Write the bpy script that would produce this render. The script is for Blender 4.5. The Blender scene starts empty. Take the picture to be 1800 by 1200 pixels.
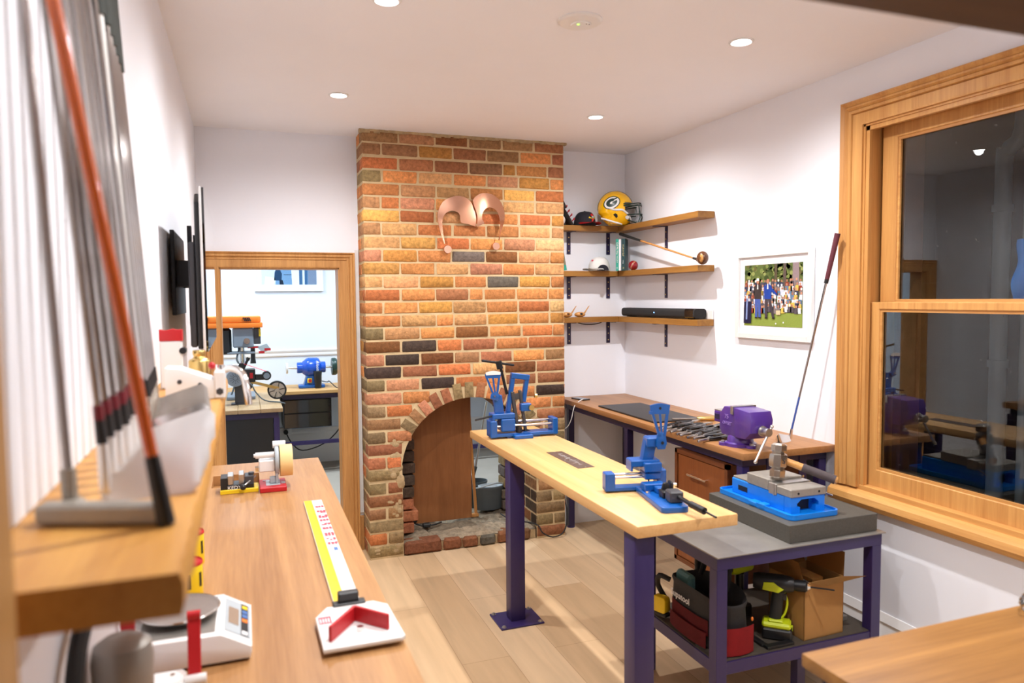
import bpy, bmesh, math, random
from mathutils import Vector, Matrix, Euler
random.seed(11)
S = bpy.context.scene
COL = S.collection
PI = math.pi

# ------------------------------------------------------------------ camera, world, exposure
cam_data = bpy.data.cameras.new('camera')
cam = bpy.data.objects.new('camera', cam_data); COL.objects.link(cam)
cam_data.sensor_width = 36.0; cam_data.lens = 25.592
cam_data.clip_start = .02; cam_data.clip_end = 60
_yaw, _pit, _rol = 0.3516, -0.0594, -0.0091
_f = Vector((math.sin(_yaw)*math.cos(_pit), math.cos(_yaw)*math.cos(_pit), math.sin(_pit)))
_r = Vector((math.cos(_yaw), -math.sin(_yaw), 0)); _u = _r.cross(_f)
_r2 = math.cos(_rol)*_r + math.sin(_rol)*_u; _u2 = _r2.cross(_f)
cam.matrix_world = Matrix(((_r2.x, _u2.x, -_f.x, -.7421), (_r2.y, _u2.y, -_f.y, -4.7893), (_r2.z, _u2.z, -_f.z, 1.7349), (0, 0, 0, 1)))
cam_data.dof.use_dof = True
cam_data.dof.focus_distance = 4.7
cam_data.dof.aperture_fstop = 2.6
S.camera = cam

W0 = bpy.data.worlds.new('night'); S.world = W0; W0.use_nodes = True
W0.node_tree.nodes['Background'].inputs[0].default_value = (.02, .025, .04, 1)
W0.node_tree.nodes['Background'].inputs[1].default_value = .25
S.view_settings.view_transform = 'Standard'; S.view_settings.look = 'None'
S.view_settings.gamma = 1; S.view_settings.use_curve_mapping = False
S.view_settings.exposure = 0.0
LAMP_W = 28.0          # power of each ceiling downlight
LAMP_COL = (1.0, .985, .985)
FAR_COL = (.76, .90, 1.0)

# ------------------------------------------------------------------ helpers
def lin(c):
    c /= 255.0
    return c/12.92 if c <= .04045 else ((c+.055)/1.055)**2.4
def rgb(r, g, b): return (lin(r), lin(g), lin(b), 1)

class MB:
    """collects shapes into one mesh"""
    def __init__(s): s.bm = bmesh.new(); s.cl = None
    def _col(s, faces, col):
        if col is None: return
        if s.cl is None: s.cl = s.bm.loops.layers.float_color.new('Col')
        for f in faces:
            for l in f.loops: l[s.cl] = col
    def box(s, lo, hi, M=None, bev=0, seg=1, col=None, jit=0):
        c = [(a+b)/2 for a, b in zip(lo, hi)]; d = [max(abs(b-a), 1e-5) for a, b in zip(lo, hi)]
        T = Matrix.Translation(c) @ Matrix.Diagonal((*d, 1))
        if M is not None: T = M @ T
        n0 = set(s.bm.faces) if (bev or col or jit) else None
        r = bmesh.ops.create_cube(s.bm, size=1, matrix=T)
        if bev:
            es = list({e for v in r['verts'] for e in v.link_edges})
            bmesh.ops.bevel(s.bm, geom=es, offset=min(bev, min(d)*.45), segments=seg, affect='EDGES', profile=.5)
        if col: s._col([f for f in s.bm.faces if f not in n0], col)
        if jit:
            for v in {v for f in s.bm.faces if f not in n0 for v in f.verts}: v.co += Vector((random.uniform(-jit, jit), random.uniform(-jit, jit)*.6, random.uniform(-jit, jit)))
        return s
    def cyl(s, p0, p1, r0, r1=None, n=20, cap=True, col=None):
        p0, p1 = Vector(p0), Vector(p1); r1 = r0 if r1 is None else r1
        d = p1-p0; L = d.length
        q = d.to_track_quat('Z', 'Y').to_matrix().to_4x4()
        T = Matrix.Translation((p0+p1)/2) @ q
        n0 = set(s.bm.faces) if col else None
        bmesh.ops.create_cone(s.bm, cap_ends=cap, segments=n, radius1=max(r0, 1e-5), radius2=max(r1, 1e-5), depth=L, matrix=T)
        if col: s._col([f for f in s.bm.faces if f not in n0], col)
        return s
    def tube(s, pts, r, n=8, smooth=4, closed=False):
        P = [Vector(p) for p in pts]
        if smooth > 1 and len(P) > 2:
            Q = []; m = len(P)
            rng = range(m) if closed else range(m-1)
            for i in rng:
                a, b, c, d = (P[(i-1) % m], P[i], P[(i+1) % m], P[(i+2) % m]) if closed else (P[max(i-1, 0)], P[i], P[i+1], P[min(i+2, m-1)])
                for k in range(smooth):
                    t = k/smooth
                    Q.append(.5*((2*b)+(c-a)*t+(2*a-5*b+4*c-d)*t*t+(3*b-a-3*c+d)*t**3))
            if not closed: Q.append(P[-1])
            P = Q
        rs = r if isinstance(r, (list, tuple)) else None
        rings = []; up = None; m = len(P)
        for i, p in enumerate(P):
            t = (P[(i+1) % m]-P[i-1]) if closed else (P[min(i+1, m-1)]-P[max(i-1, 0)])
            t = t.normalized() if t.length > 1e-9 else Vector((0, 0, 1))
            if up is None: up = t.orthogonal().normalized()
            up = (up - t*up.dot(t)); up = up.normalized() if up.length > 1e-6 else t.orthogonal().normalized()
            sd = t.cross(up)
            rr = r if rs is None else rs[0]+(rs[1]-rs[0])*i/(m-1)
            rings.append([s.bm.verts.new(p+rr*(math.cos(2*PI*k/n)*up+math.sin(2*PI*k/n)*sd)) for k in range(n)])
        for i in range(m if closed else m-1):
            A, B = rings[i], rings[(i+1) % m]
            for k in range(n): s.bm.faces.new((A[k], A[(k+1) % n], B[(k+1) % n], B[k]))
        if not closed:
            s.bm.faces.new(rings[0][::-1]); s.bm.faces.new(rings[-1])
        return s
    def lathe(s, prof, M=None, n=28, arc=2*PI, cap=True):
        M = M or Matrix(); full = abs(arc-2*PI) < 1e-6
        m = n if full else n+1
        rings = [[s.bm.verts.new(M @ Vector((r*math.cos(arc*k/n), r*math.sin(arc*k/n), z))) for k in range(m)] for r, z in prof]
        for A, B in zip(rings, rings[1:]):
            for k in range(n): s.bm.faces.new((A[k], A[(k+1) % m], B[(k+1) % m], B[k]))
        if cap and full:
            if prof[0][0] > 1e-4: s.bm.faces.new(rings[0][::-1])
            if prof[-1][0] > 1e-4: s.bm.faces.new(rings[-1])
        return s
    def prism(s, poly, d0, d1, M=None, axes='xzy', bev=0, col=None):
        """poly in the plane axes[0], axes[1]; extruded along axes[2] from d0 to d1"""
        M = M or Matrix(); ix = ['xyz'.index(a) for a in axes]
        def mk(p, d):
            v = [0, 0, 0]; v[ix[0]], v[ix[1]], v[ix[2]] = p[0], p[1], d
            return s.bm.verts.new(M @ Vector(v))
        old = set(s.bm.faces) if col else None
        A = [mk(p, d0) for p in poly]; B = [mk(p, d1) for p in poly]; n = len(poly); fs = []
        fs.append(s.bm.faces.new(A)); fs.append(s.bm.faces.new(B[::-1]))
        for k in range(n): fs.append(s.bm.faces.new((A[k], B[k], B[(k+1) % n], A[(k+1) % n])))
        if bev:
            es = list({e for f in fs[:2] for e in f.edges})
            bmesh.ops.bevel(s.bm, geom=es, offset=bev, segments=2, affect='EDGES', profile=.5)
        if col: s._col([f for f in s.bm.faces if f not in old], col)
        return s
    def ell(s, c, r, M=None, u=20, v=14, col=None):
        T = Matrix.Translation(c) @ Matrix.Diagonal((*r, 1))
        if M is not None: T = M @ T
        n0 = set(s.bm.faces) if col else None
        bmesh.ops.create_uvsphere(s.bm, u_segments=u, v_segments=v, radius=1, matrix=T)
        if col: s._col([f for f in s.bm.faces if f not in n0], col)
        return s
    def quad(s, a, b, c, d, col=None):
        f = s.bm.faces.new([s.bm.verts.new(p) for p in (a, b, c, d)]); s._col([f], col); return s
    def loft(s, rings, cap=True, closed=True):
        R = [[s.bm.verts.new(p) for p in r] for r in rings]; n = len(R[0])
        for A, B in zip(R, R[1:]):
            for k in range(n if closed else n-1): s.bm.faces.new((A[k], A[(k+1) % n], B[(k+1) % n], B[k]))
        if cap: s.bm.faces.new(R[0][::-1]); s.bm.faces.new(R[-1])
        return s
    def build(s, name, mat, parent=None, loc=None, ang=35, smooth=True, fix=True, M=None):
        if fix: bmesh.ops.recalc_face_normals(s.bm, faces=s.bm.faces)
        me = bpy.data.meshes.new(name); s.bm.to_mesh(me); s.bm.free()
        if smooth:
            me.shade_smooth(); me.set_sharp_from_angle(angle=math.radians(ang))
        me.materials.append(mat)
        o = bpy.data.objects.new(name, me); COL.objects.link(o)
        if parent: o.parent = parent
        if loc: o.location = loc
        if M is not None: o.matrix_local = M
        return o

def tag(o, label=None, cat=None, group=None, kind=None):
    if label: o['label'] = label
    if cat: o['category'] = cat
    if group: o['group'] = group
    if kind: o['kind'] = kind
    return o
def thing(name, label, cat, loc=(0, 0, 0), rz=0, group=None):
    o = bpy.data.objects.new(name, None); COL.objects.link(o)
    o.location = loc; o.rotation_euler = (0, 0, rz); o.empty_display_size = .05
    return tag(o, label, cat, group)
def struct(mb, name, mat, **k):
    return tag(mb.build(name, mat, **k), kind='structure')
def copy_tree(o, parent=None):
    c = o.copy(); COL.objects.link(c); c.parent = parent
    for ch in list(o.children): copy_tree(ch, c)
    return c
def text(body, size, mat, parent, M, name='lettering', ext=.0006, align='CENTER', xs=1.0, shear=0):
    cu = bpy.data.curves.new('txt', 'FONT'); cu.body = body; cu.size = size; cu.extrude = ext
    cu.align_x = align; cu.align_y = 'CENTER'; cu.resolution_u = 3; cu.shear = shear
    tmp = bpy.data.objects.new('txt', cu); COL.objects.link(tmp)
    bpy.context.view_layer.update()
    me = bpy.data.meshes.new_from_object(tmp)
    bpy.data.objects.remove(tmp); bpy.data.curves.remove(cu)
    me.transform(Matrix.Diagonal((xs, 1, 1, 1))); me.name = name
    me.materials.clear(); me.materials.append(mat)
    o = bpy.data.objects.new(name, me); COL.objects.link(o); o.parent = parent; o.matrix_local = M
    return o
def RX(a): return Matrix.Rotation(a, 4, 'X')
def RY(a): return Matrix.Rotation(a, 4, 'Y')
def RZ(a): return Matrix.Rotation(a, 4, 'Z')
def TR(*p): return Matrix.Translation(p)
def circ(r, n=16, cx=0, cy=0, a0=0, a1=2*PI):
    full = abs(a1-a0-2*PI) < 1e-6
    return [(cx+r*math.cos(a0+(a1-a0)*k/(n if full else n-1)), cy+r*math.sin(a0+(a1-a0)*k/(n if full else n-1))) for k in range(n)]
def rrect(x0, y0, x1, y1, r, n=4):
    P = []
    for cx, cy, a in ((x1-r, y1-r, 0), (x0+r, y1-r, PI/2), (x0+r, y0+r, PI), (x1-r, y0+r, 1.5*PI)):
        P += [(cx+r*math.cos(a+PI/2*k/n), cy+r*math.sin(a+PI/2*k/n)) for k in range(n+1)]
    return P

# ------------------------------------------------------------------ materials
def base_mat(name):
    m = bpy.data.materials.new(name); m.use_nodes = True
    nt = m.node_tree; return m, nt, nt.nodes['Principled BSDF'], nt.nodes, nt.links
def mat(name, col, rough=.5, metal=0, var=.06, vscale=18, bump=0, bscale=120, spec=.5, coat=0, emit=None, estr=0):
    m, nt, b, N, L = base_mat(name)
    b.inputs['Roughness'].default_value = rough; b.inputs['Metallic'].default_value = metal
    b.inputs['Specular IOR Level'].default_value = spec; b.inputs['Coat Weight'].default_value = coat
    b.inputs['Base Color'].default_value = col
    tc = N.new('ShaderNodeTexCoord')
    if var:
        no = N.new('ShaderNodeTexNoise'); no.inputs['Scale'].default_value = vscale; no.inputs['Detail'].default_value = 5
        L.new(tc.outputs['Object'], no.inputs['Vector'])
        mx = N.new('ShaderNodeMix'); mx.data_type = 'RGBA'
        lo = tuple(max(c*(1-var*1.6), 0) for c in col[:3])+(1,); hi = tuple(min(c*(1+var*1.6), 1) for c in col[:3])+(1,)
        mx.inputs['A'].default_value = lo; mx.inputs['B'].default_value = hi
        L.new(no.outputs['Fac'], mx.inputs['Factor']); L.new(mx.outputs['Result'], b.inputs['Base Color'])
    if bump:
        n2 = N.new('ShaderNodeTexNoise'); n2.inputs['Scale'].default_value = bscale; n2.inputs['Detail'].default_value = 4 if bscale > 10 else 0
        L.new(tc.outputs['Object'], n2.inputs['Vector'])
        bp = N.new('ShaderNodeBump'); bp.inputs['Strength'].default_value = bump; bp.inputs['Distance'].default_value = .004 if bscale > 10 else .03
        L.new(n2.outputs['Fac'], bp.inputs['Height']); L.new(bp.outputs['Normal'], b.inputs['Normal'])
    if emit:
        b.inputs['Emission Color'].default_value = emit; b.inputs['Emission Strength'].default_value = estr
    return m
def wood(name, c1, c2, axis='x', rough=.45, across=22, along=1.3, coat=0, knots=.0, contrast=.5, spec=.4):
    m, nt, b, N, L = base_mat(name)
    b.inputs['Roughness'].default_value = rough; b.inputs['Coat Weight'].default_value = coat; b.inputs['Coat Roughness'].default_value = .25
    b.inputs['Specular IOR Level'].default_value = spec
    tc = N.new('ShaderNodeTexCoord'); mp = N.new('ShaderNodeMapping')
    sc = {a: across for a in 'xyz'}; sc[axis] = along
    mp.inputs['Scale'].default_value = (sc['x'], sc['y'], sc['z'])
    L.new(tc.outputs['Object'], mp.inputs['Vector'])
    n1 = N.new('ShaderNodeTexNoise'); n1.inputs['Scale'].default_value = 1; n1.inputs['Detail'].default_value = 6; n1.inputs['Distortion'].default_value = .8
    L.new(mp.outputs['Vector'], n1.inputs['Vector'])
    n2 = N.new('ShaderNodeTexNoise'); n2.inputs['Scale'].default_value = 7; n2.inputs['Detail'].default_value = 3
    L.new(mp.outputs['Vector'], n2.inputs['Vector'])
    n3 = N.new('ShaderNodeTexNoise'); n3.inputs['Scale'].default_value = .22; n3.inputs['Detail'].default_value = 2
    L.new(mp.outputs['Vector'], n3.inputs['Vector'])
    a1 = N.new('ShaderNodeMath'); a1.operation = 'MULTIPLY_ADD'; a1.inputs[1].default_value = .45
    L.new(n2.outputs['Fac'], a1.inputs[0]); L.new(n1.outputs['Fac'], a1.inputs[2])
    a2 = N.new('ShaderNodeMath'); a2.operation = 'MULTIPLY_ADD'; a2.inputs[1].default_value = .6
    L.new(n3.outputs['Fac'], a2.inputs[0]); L.new(a1.outputs[0], a2.inputs[2])
    r = N.new('ShaderNodeMapRange'); r.inputs['From Min'].default_value = 1.02-.5*(1-contrast)-.28; r.inputs['From Max'].default_value = 1.02+.5*(1-contrast)+.28
    L.new(a2.outputs[0], r.inputs['Value'])
    mx = N.new('ShaderNodeMix'); mx.data_type = 'RGBA'; mx.inputs['A'].default_value = c1; mx.inputs['B'].default_value = c2
    L.new(r.outputs['Result'], mx.inputs['Factor']); L.new(mx.outputs['Result'], b.inputs['Base Color'])
    bp = N.new('ShaderNodeBump'); bp.inputs['Strength'].default_value = .12; bp.inputs['Distance'].default_value = .002
    L.new(n2.outputs['Fac'], bp.inputs['Height']); L.new(bp.outputs['Normal'], b.inputs['Normal'])
    return m
def vcol(name, rough=.85, speck=.35, scale=45, bump=.6, bscale=70, spec=.25):
    m, nt, b, N, L = base_mat(name)
    b.inputs['Roughness'].default_value = rough; b.inputs['Specular IOR Level'].default_value = spec
    at = N.new('ShaderNodeAttribute'); at.attribute_name = 'Col'
    tc = N.new('ShaderNodeTexCoord')
    n = N.new('ShaderNodeTexNoise'); n.inputs['Scale'].default_value = scale; n.inputs['Detail'].default_value = 7; n.inputs['Roughness'].default_value = .7
    L.new(tc.outputs['Object'], n.inputs['Vector'])
    r = N.new('ShaderNodeMapRange'); r.inputs['From Min'].default_value = .3; r.inputs['From Max'].default_value = .7
    r.inputs['To Min'].default_value = 1-speck; r.inputs['To Max'].default_value = 1+speck*.5
    L.new(n.outputs['Fac'], r.inputs['Value'])
    mu = N.new('ShaderNodeMix'); mu.data_type = 'RGBA'; mu.blend_type = 'MULTIPLY'; mu.inputs['Factor'].default_value = 1
    L.new(at.outputs['Color'], mu.inputs['A']); L.new(r.outputs['Result'], mu.inputs['B']); L.new(mu.outputs['Result'], b.inputs['Base Color'])
    if bump:
        n2 = N.new('ShaderNodeTexNoise'); n2.inputs['Scale'].default_value = bscale; n2.inputs['Detail'].default_value = 6
        L.new(tc.outputs['Object'], n2.inputs['Vector'])
        bp = N.new('ShaderNodeBump'); bp.inputs['Strength'].default_value = bump; bp.inputs['Distance'].default_value = .006
        L.new(n2.outputs['Fac'], bp.inputs['Height']); L.new(bp.outputs['Normal'], b.inputs['Normal'])
    return m

M_wall = mat('wall_paint', rgb(238, 240, 247), .8, var=.01, vscale=3, bump=.05, bscale=60, spec=.2)
M_farwall = mat('far_wall_paint', rgb(222, 230, 240), .8, var=.01, vscale=3)
M_ceil = mat('ceiling_paint', rgb(240, 240, 244), .85, var=.012, vscale=4, spec=.2)
M_trimwhite = mat('white_gloss_trim', rgb(232, 230, 228), .4, var=.01)
M_mortar = mat('mortar', rgb(206, 182, 142), .95, var=.16, vscale=14, bump=.7, bscale=60, spec=.1)
M_brick = vcol('brick_faces', .9, .45, 38, .9, 55)
M_stone = vcol('hearth_stone', .9, .5, 30, 1.0, 30)
M_rubble = mat('rubble', rgb(176, 152, 116), .95, var=.3, vscale=30, bump=1, bscale=50, spec=.1)
M_oldpine = wood('old_pine_trim', rgb(150, 98, 50), rgb(222, 168, 102), 'z', .5, 34, 1.6, contrast=.45)
M_oldpine_x = wood('old_pine_trim_across', rgb(150, 98, 50), rgb(222, 168, 102), 'x', .5, 34, 1.6, contrast=.45)
M_winpine = wood('window_pine', rgb(168, 108, 52), rgb(226, 174, 104), 'z', .45, 34, 1.2, contrast=.5)
M_winpine_y = wood('window_pine_across', rgb(168, 108, 52), rgb(226, 174, 104), 'y', .45, 34, 1.2, contrast=.5)
M_bench = wood('oiled_bench_wood', rgb(138, 92, 50), rgb(200, 153, 100), 'y', .4, 20, .9, contrast=.55)
M_bench_x = wood('oiled_bench_wood_x', rgb(110, 70, 32), rgb(180, 130, 70), 'x', .4, 18, .8, contrast=.65)
M_maple = wood('pale_maple', rgb(196, 142, 82), rgb(236, 194, 134), 'y', .4, 15, .6, contrast=.55)
M_shelfgold = wood('golden_shelf_wood', rgb(172, 112, 46), rgb(230, 176, 92), 'y', .45, 15, 1, contrast=.4)
M_shelf_x = wood('stained_shelf_wood_x', rgb(112, 70, 26), rgb(184, 132, 62), 'x', .45, 20, 1.5, contrast=.5)
M_shelf_y = wood('stained_shelf_wood_y', rgb(112, 70, 26), rgb(184, 132, 62), 'y', .45, 20, 1.5, contrast=.5)
M_desk = wood('brown_desk_wood', rgb(128, 84, 46), rgb(186, 134, 84), 'y', .4, 20, 1, contrast=.4)
M_cab = wood('cabinet_veneer', rgb(112, 58, 26), rgb(158, 92, 46), 'z', .35, 40, 2, contrast=.35)
M_cabframe = wood('cabinet_frame_veneer', rgb(84, 44, 22), rgb(128, 72, 38), 'y', .35, 40, 2, contrast=.35)
M_ply = wood('plywood_board', rgb(124, 76, 40), rgb(170, 112, 66), 'z', .5, 30, 2.4, contrast=.4)
M_farbench = wood('worn_bench_wood', rgb(150, 120, 84), rgb(204, 170, 128), 'y', .5, 10, 1.2, contrast=.4)
M_farbench_x = wood('worn_bench_wood_x', rgb(170, 124, 70), rgb(216, 170, 110), 'x', .5, 10, 1.2, contrast=.4)
M_darkbeam = wood('shaded_dark_beam', rgb(70, 46, 26), rgb(108, 76, 46), 'x', .5, 20, 1.2, contrast=.4)  # dark brown timber, with the door head's shade put into the tone
M_post = wood('door_post_wood', rgb(150, 106, 58), rgb(204, 156, 96), 'z', .5, 20, 1.2, contrast=.4)
M_purple = mat('purple_powdercoat', rgb(50, 38, 88), .38, 0, .06, 30, .08, 200)
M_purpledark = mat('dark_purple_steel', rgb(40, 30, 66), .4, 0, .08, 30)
M_visepurple = mat('purple_enamel', rgb(80, 48, 136), .28, 0, .08, 20, .1, 120, coat=.3)
M_blue = mat('blue_paint', rgb(6, 84, 162), .35, 0, .06, 25, coat=.2)
M_bluebright = mat('bright_blue_paint', rgb(8, 128, 226), .35, 0, .05, 25, coat=.2)
M_bluemotor = mat('buffer_blue_enamel', rgb(8, 76, 186), .25, 0, .05, 25, coat=.4)
M_chrome = mat('polished_steel', (.78, .77, .75, 1), .12, 1, .03)
M_shaft = mat('steel_shaft', (.42, .395, .38, 1), .14, 1, .05, 60)
M_steel = mat('brushed_steel', (.56, .55, .53, 1), .36, 1, .06, 40, .04, 200)
M_ironhead = mat('bright_satin_chrome', (.88, .87, .86, 1), .3, .8, .03)
M_castletter = mat('lit_raised_letters', rgb(150, 122, 196), .4, 0, 0)  # paler purple paints in the light caught by the raised vise letters
M_satin = mat('satin_nickel', (.52, .48, .43, 1), .26, 1, .05, 30)
M_cast = mat('machined_iron', rgb(158, 152, 142), .42, .35, .1, 40, .15, 160)
M_plate = mat('worn_steel_plate', rgb(150, 146, 140), .42, .55, .2, 7)
M_darkplate = mat('dirty_steel_shelf', rgb(92, 84, 74), .55, .4, .25, 12)
M_granite = mat('dark_granite', rgb(78, 76, 70), .55, 0, .2, 120, .15, 200)
M_black = mat('black_plastic', rgb(26, 26, 28), .42, 0, .05)
M_blackgloss = mat('black_gloss', rgb(18, 18, 20), .12, 0, .02, coat=.5)
M_blacksteel = mat('black_oxide_steel', rgb(34, 34, 36), .4, .4, .08)
M_darkgrey = mat('dark_grey_paint', rgb(62, 62, 66), .45, 0, .06)
M_grey = mat('grey_enamel', rgb(128, 138, 150), .4, 0, .05)
M_white = mat('white_plastic', rgb(232, 230, 228), .35, 0, .01)
M_whitem = mat('white_matt', rgb(226, 226, 226), .7, 0, .02)
M_matboard = mat('white_mount_board', rgb(234, 234, 238), .85, 0, .01)
M_red = mat('red_paint', rgb(188, 26, 34), .45, 0, .06)
M_yellow = mat('yellow_plastic', rgb(236, 200, 24), .45, 0, .05)
M_lime = mat('lime_green_plastic', rgb(196, 210, 24), .42, 0, .05)
M_orange = mat('orange_paint', rgb(240, 126, 40), .4, 0, .04)
M_orangeshaft = mat('orange_lacquer', rgb(206, 92, 14), .25, 0, .05, 30, coat=.4)
M_brass = mat('brass', (.72, .53, .2, 1), .3, 1, .06)
M_copper = mat('polished_copper', (.80, .43, .28, 1), .12, 1, .04, 8, bump=1, bscale=3.2)
M_bell = mat('copper_disc', (.84, .50, .36, 1), .3, 1, .02)
M_card = mat('brown_cardboard', rgb(168, 122, 66), .85, 0, .08, 10)
M_cream = mat('masking_tape', rgb(240, 208, 144), .7, 0, .03)
M_rubber = mat('black_rubber', rgb(30, 30, 30), .65, 0, .05)
M_greengrip = mat('dark_grip_rubber', rgb(58, 62, 58), .75, 0, .1, 60, .2, 200)
M_redgrip = mat('maroon_wrapped_grip', rgb(92, 36, 48), .7, 0, .15, 60, .2, 200)
M_maroon = mat('maroon_ferrule', rgb(112, 26, 38), .35, 0, .05)
M_leather = mat('black_leather', rgb(34, 30, 30), .5, 0, .15, 30, .3, 90)
M_fabric = mat('black_nylon_fabric', rgb(34, 33, 34), .75, 0, .15, 60, .35, 260)
M_redfab = mat('red_nylon_fabric', rgb(176, 34, 40), .75, 0, .1, 40, .35, 260)
M_canvasred = mat('dark_red_fabric', rgb(120, 26, 32), .75, 0, .1, 40, .3, 260)
M_capblack = mat('black_wool_cap', rgb(28, 28, 38), .85, 0, .08, 90, .2, 300)
M_capwhite = mat('white_cotton_cap', rgb(226, 224, 220), .85, 0, .03, 60, .15, 260)
M_helmet = mat('yellow_helmet_shell', rgb(255, 194, 20), .14, 0, .02, coat=.6)
M_darkgreen = mat('dark_green_paint', rgb(20, 52, 46), .35, 0, .05)
M_walnut = wood('persimmon_wood', rgb(70, 38, 20), rgb(118, 72, 40), 'x', .2, 60, 6, coat=.5)
M_honey = wood('honey_wood', rgb(170, 110, 50), rgb(222, 168, 98), 'x', .3, 60, 6, coat=.3)
M_hickory = wood('hickory_shaft', rgb(176, 116, 60), rgb(214, 156, 92), 'z', .35, 60, 3, coat=.3)
M_bucket = mat('grey_bucket_plastic', rgb(84, 92, 96), .45, 0, .04)
M_ltgrey = mat('light_grey_plastic', rgb(172, 182, 188), .45, 0, .03)
M_teal = mat('teal_cloth', rgb(36, 158, 138), .6, 0, .05)
M_bookgreen = mat('dark_green_book_cloth', rgb(16, 62, 66), .45, 0, .05)
M_paper = mat('paper_edges', rgb(228, 222, 210), .9, 0, .05, 200)
M_olive = mat('olive_book_cloth', rgb(128, 126, 100), .7, 0, .12, 30)
M_gold = mat('gold_lettering', rgb(220, 200, 140), .5, 0, 0)
M_whiteink = mat('white_ink', rgb(240, 240, 240), .6, 0, 0)
M_redink = mat('red_ink', rgb(216, 56, 78), .6, 0, 0)
M_greyink = mat('grey_ink', rgb(150, 140, 136), .5, 0, 0)
M_blueink = mat('blue_ink', rgb(70, 110, 170), .6, 0, 0)
M_blackink = mat('black_ink', rgb(20, 20, 22), .6, 0, 0)
M_bronzeplate = mat('etched_bronze_plate', rgb(108, 88, 78), .45, .5, .12, 20)
M_farfloor = mat('far_room_floor', rgb(170, 160, 148), .6, 0, .06, 5)
M_cricket = mat('red_cricket_leather', rgb(140, 18, 30), .2, 0, .06, 30, coat=.4)
M_print = vcol('photo_print_colours', .35, .12, 90, 0)
M_led = mat('green_led', rgb(90, 230, 40), .5, var=0, emit=(.3, 1, .1, 1), estr=3)
M_blueled = mat('blue_led', rgb(60, 120, 255), .5, var=0, emit=(.2, .5, 1, 1), estr=6)
M_lens = mat('lit_lamp_lens', (1, 1, 1, 1), .5, var=0, emit=(1, .97, .95, 1), estr=28)
M_screen = mat('tv_glass', rgb(6, 6, 8), .04, 0, 0, spec=.6, coat=1)
M_lcd = mat('lcd_grey', rgb(150, 132, 116), .3, 0, 0)
def glass_mat(name, dust=True):
    m, nt, b, N, L = base_mat(name); N.remove(b); out = N['Material Output']
    t = N.new('ShaderNodeBsdfTransparent'); t.inputs[0].default_value = (.93, .95, .95, 1)
    g = N.new('ShaderNodeBsdfGlossy'); g.inputs['Roughness'].default_value = .0
    fr = N.new('ShaderNodeFresnel'); fr.inputs[0].default_value = 1.43
    mx = N.new('ShaderNodeMixShader'); L.new(fr.outputs[0], mx.inputs[0]); L.new(t.outputs[0], mx.inputs[1]); L.new(g.outputs[0], mx.inputs[2])
    last = mx
    if dust:
        d = N.new('ShaderNodeBsdfDiffuse'); d.inputs[0].default_value = (.5, .48, .45, 1)
        tc = N.new('ShaderNodeTexCoord'); n = N.new('ShaderNodeTexNoise'); n.inputs['Scale'].default_value = 55; n.inputs['Detail'].default_value = 2
        L.new(tc.outputs['Object'], n.inputs['Vector'])
        r = N.new('ShaderNodeMapRange'); r.inputs['From Min'].default_value = .72; r.inputs['From Max'].default_value = .80; r.inputs['To Max'].default_value = .35
        L.new(n.outputs['Fac'], r.inputs['Value'])
        m2 = N.new('ShaderNodeMixShader'); L.new(r.outputs['Result'], m2.inputs[0]); L.new(mx.outputs[0], m2.inputs[1]); L.new(d.outputs[0], m2.inputs[2]); last = m2
    L.new(last.outputs[0], out.inputs[0]); return m
M_glass = glass_mat('window_glass'); M_clear = glass_mat('clear_plastic', False)
def floor_mat():
    m, nt, b, N, L = base_mat('oak_floorboards')
    b.inputs['Roughness'].default_value = .42; b.inputs['Specular IOR Level'].default_value = .35
    tc = N.new('ShaderNodeTexCoord'); mp = N.new('ShaderNodeMapping'); mp.inputs['Rotation'].default_value = (0, 0, PI/2); mp.inputs['Location'].default_value = (.35, .06, 0)
    L.new(tc.outputs['Object'], mp.inputs['Vector'])
    bk = N.new('ShaderNodeTexBrick'); bk.inputs['Scale'].default_value = 1; bk.inputs['Brick Width'].default_value = 1.9; bk.inputs['Row Height'].default_value = .24
    bk.inputs['Mortar Size'].default_value = .0012; bk.inputs['Mortar Smooth'].default_value = .4; bk.offset = .37
    bk.inputs['Color1'].default_value = rgb(196, 164, 126); bk.inputs['Color2'].default_value = rgb(218, 190, 154); bk.inputs['Mortar'].default_value = rgb(150, 118, 84)
    L.new(mp.outputs['Vector'], bk.inputs['Vector'])
    m2 = N.new('ShaderNodeMapping'); m2.inputs['Scale'].default_value = (16, 1.2, 16); L.new(tc.outputs['Object'], m2.inputs['Vector'])
    n = N.new('ShaderNodeTexNoise'); n.inputs['Scale'].default_value = 1; n.inputs['Detail'].default_value = 7; n.inputs['Distortion'].default_value = .6
    L.new(m2.outputs['Vector'], n.inputs['Vector'])
    r = N.new('ShaderNodeMapRange'); r.inputs['From Min'].default_value = .3; r.inputs['From Max'].default_value = .7; r.inputs['To Min'].default_value = .88; r.inputs['To Max'].default_value = 1.07
    L.new(n.outputs['Fac'], r.inputs['Value'])
    mu = N.new('ShaderNodeMix'); mu.data_type = 'RGBA'; mu.blend_type = 'MULTIPLY'; mu.inputs['Factor'].default_value = 1
    L.new(bk.outputs['Color'], mu.inputs['A']); L.new(r.outputs['Result'], mu.inputs['B']); L.new(mu.outputs['Result'], b.inputs['Base Color'])
    return m
M_floor = floor_mat()
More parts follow.
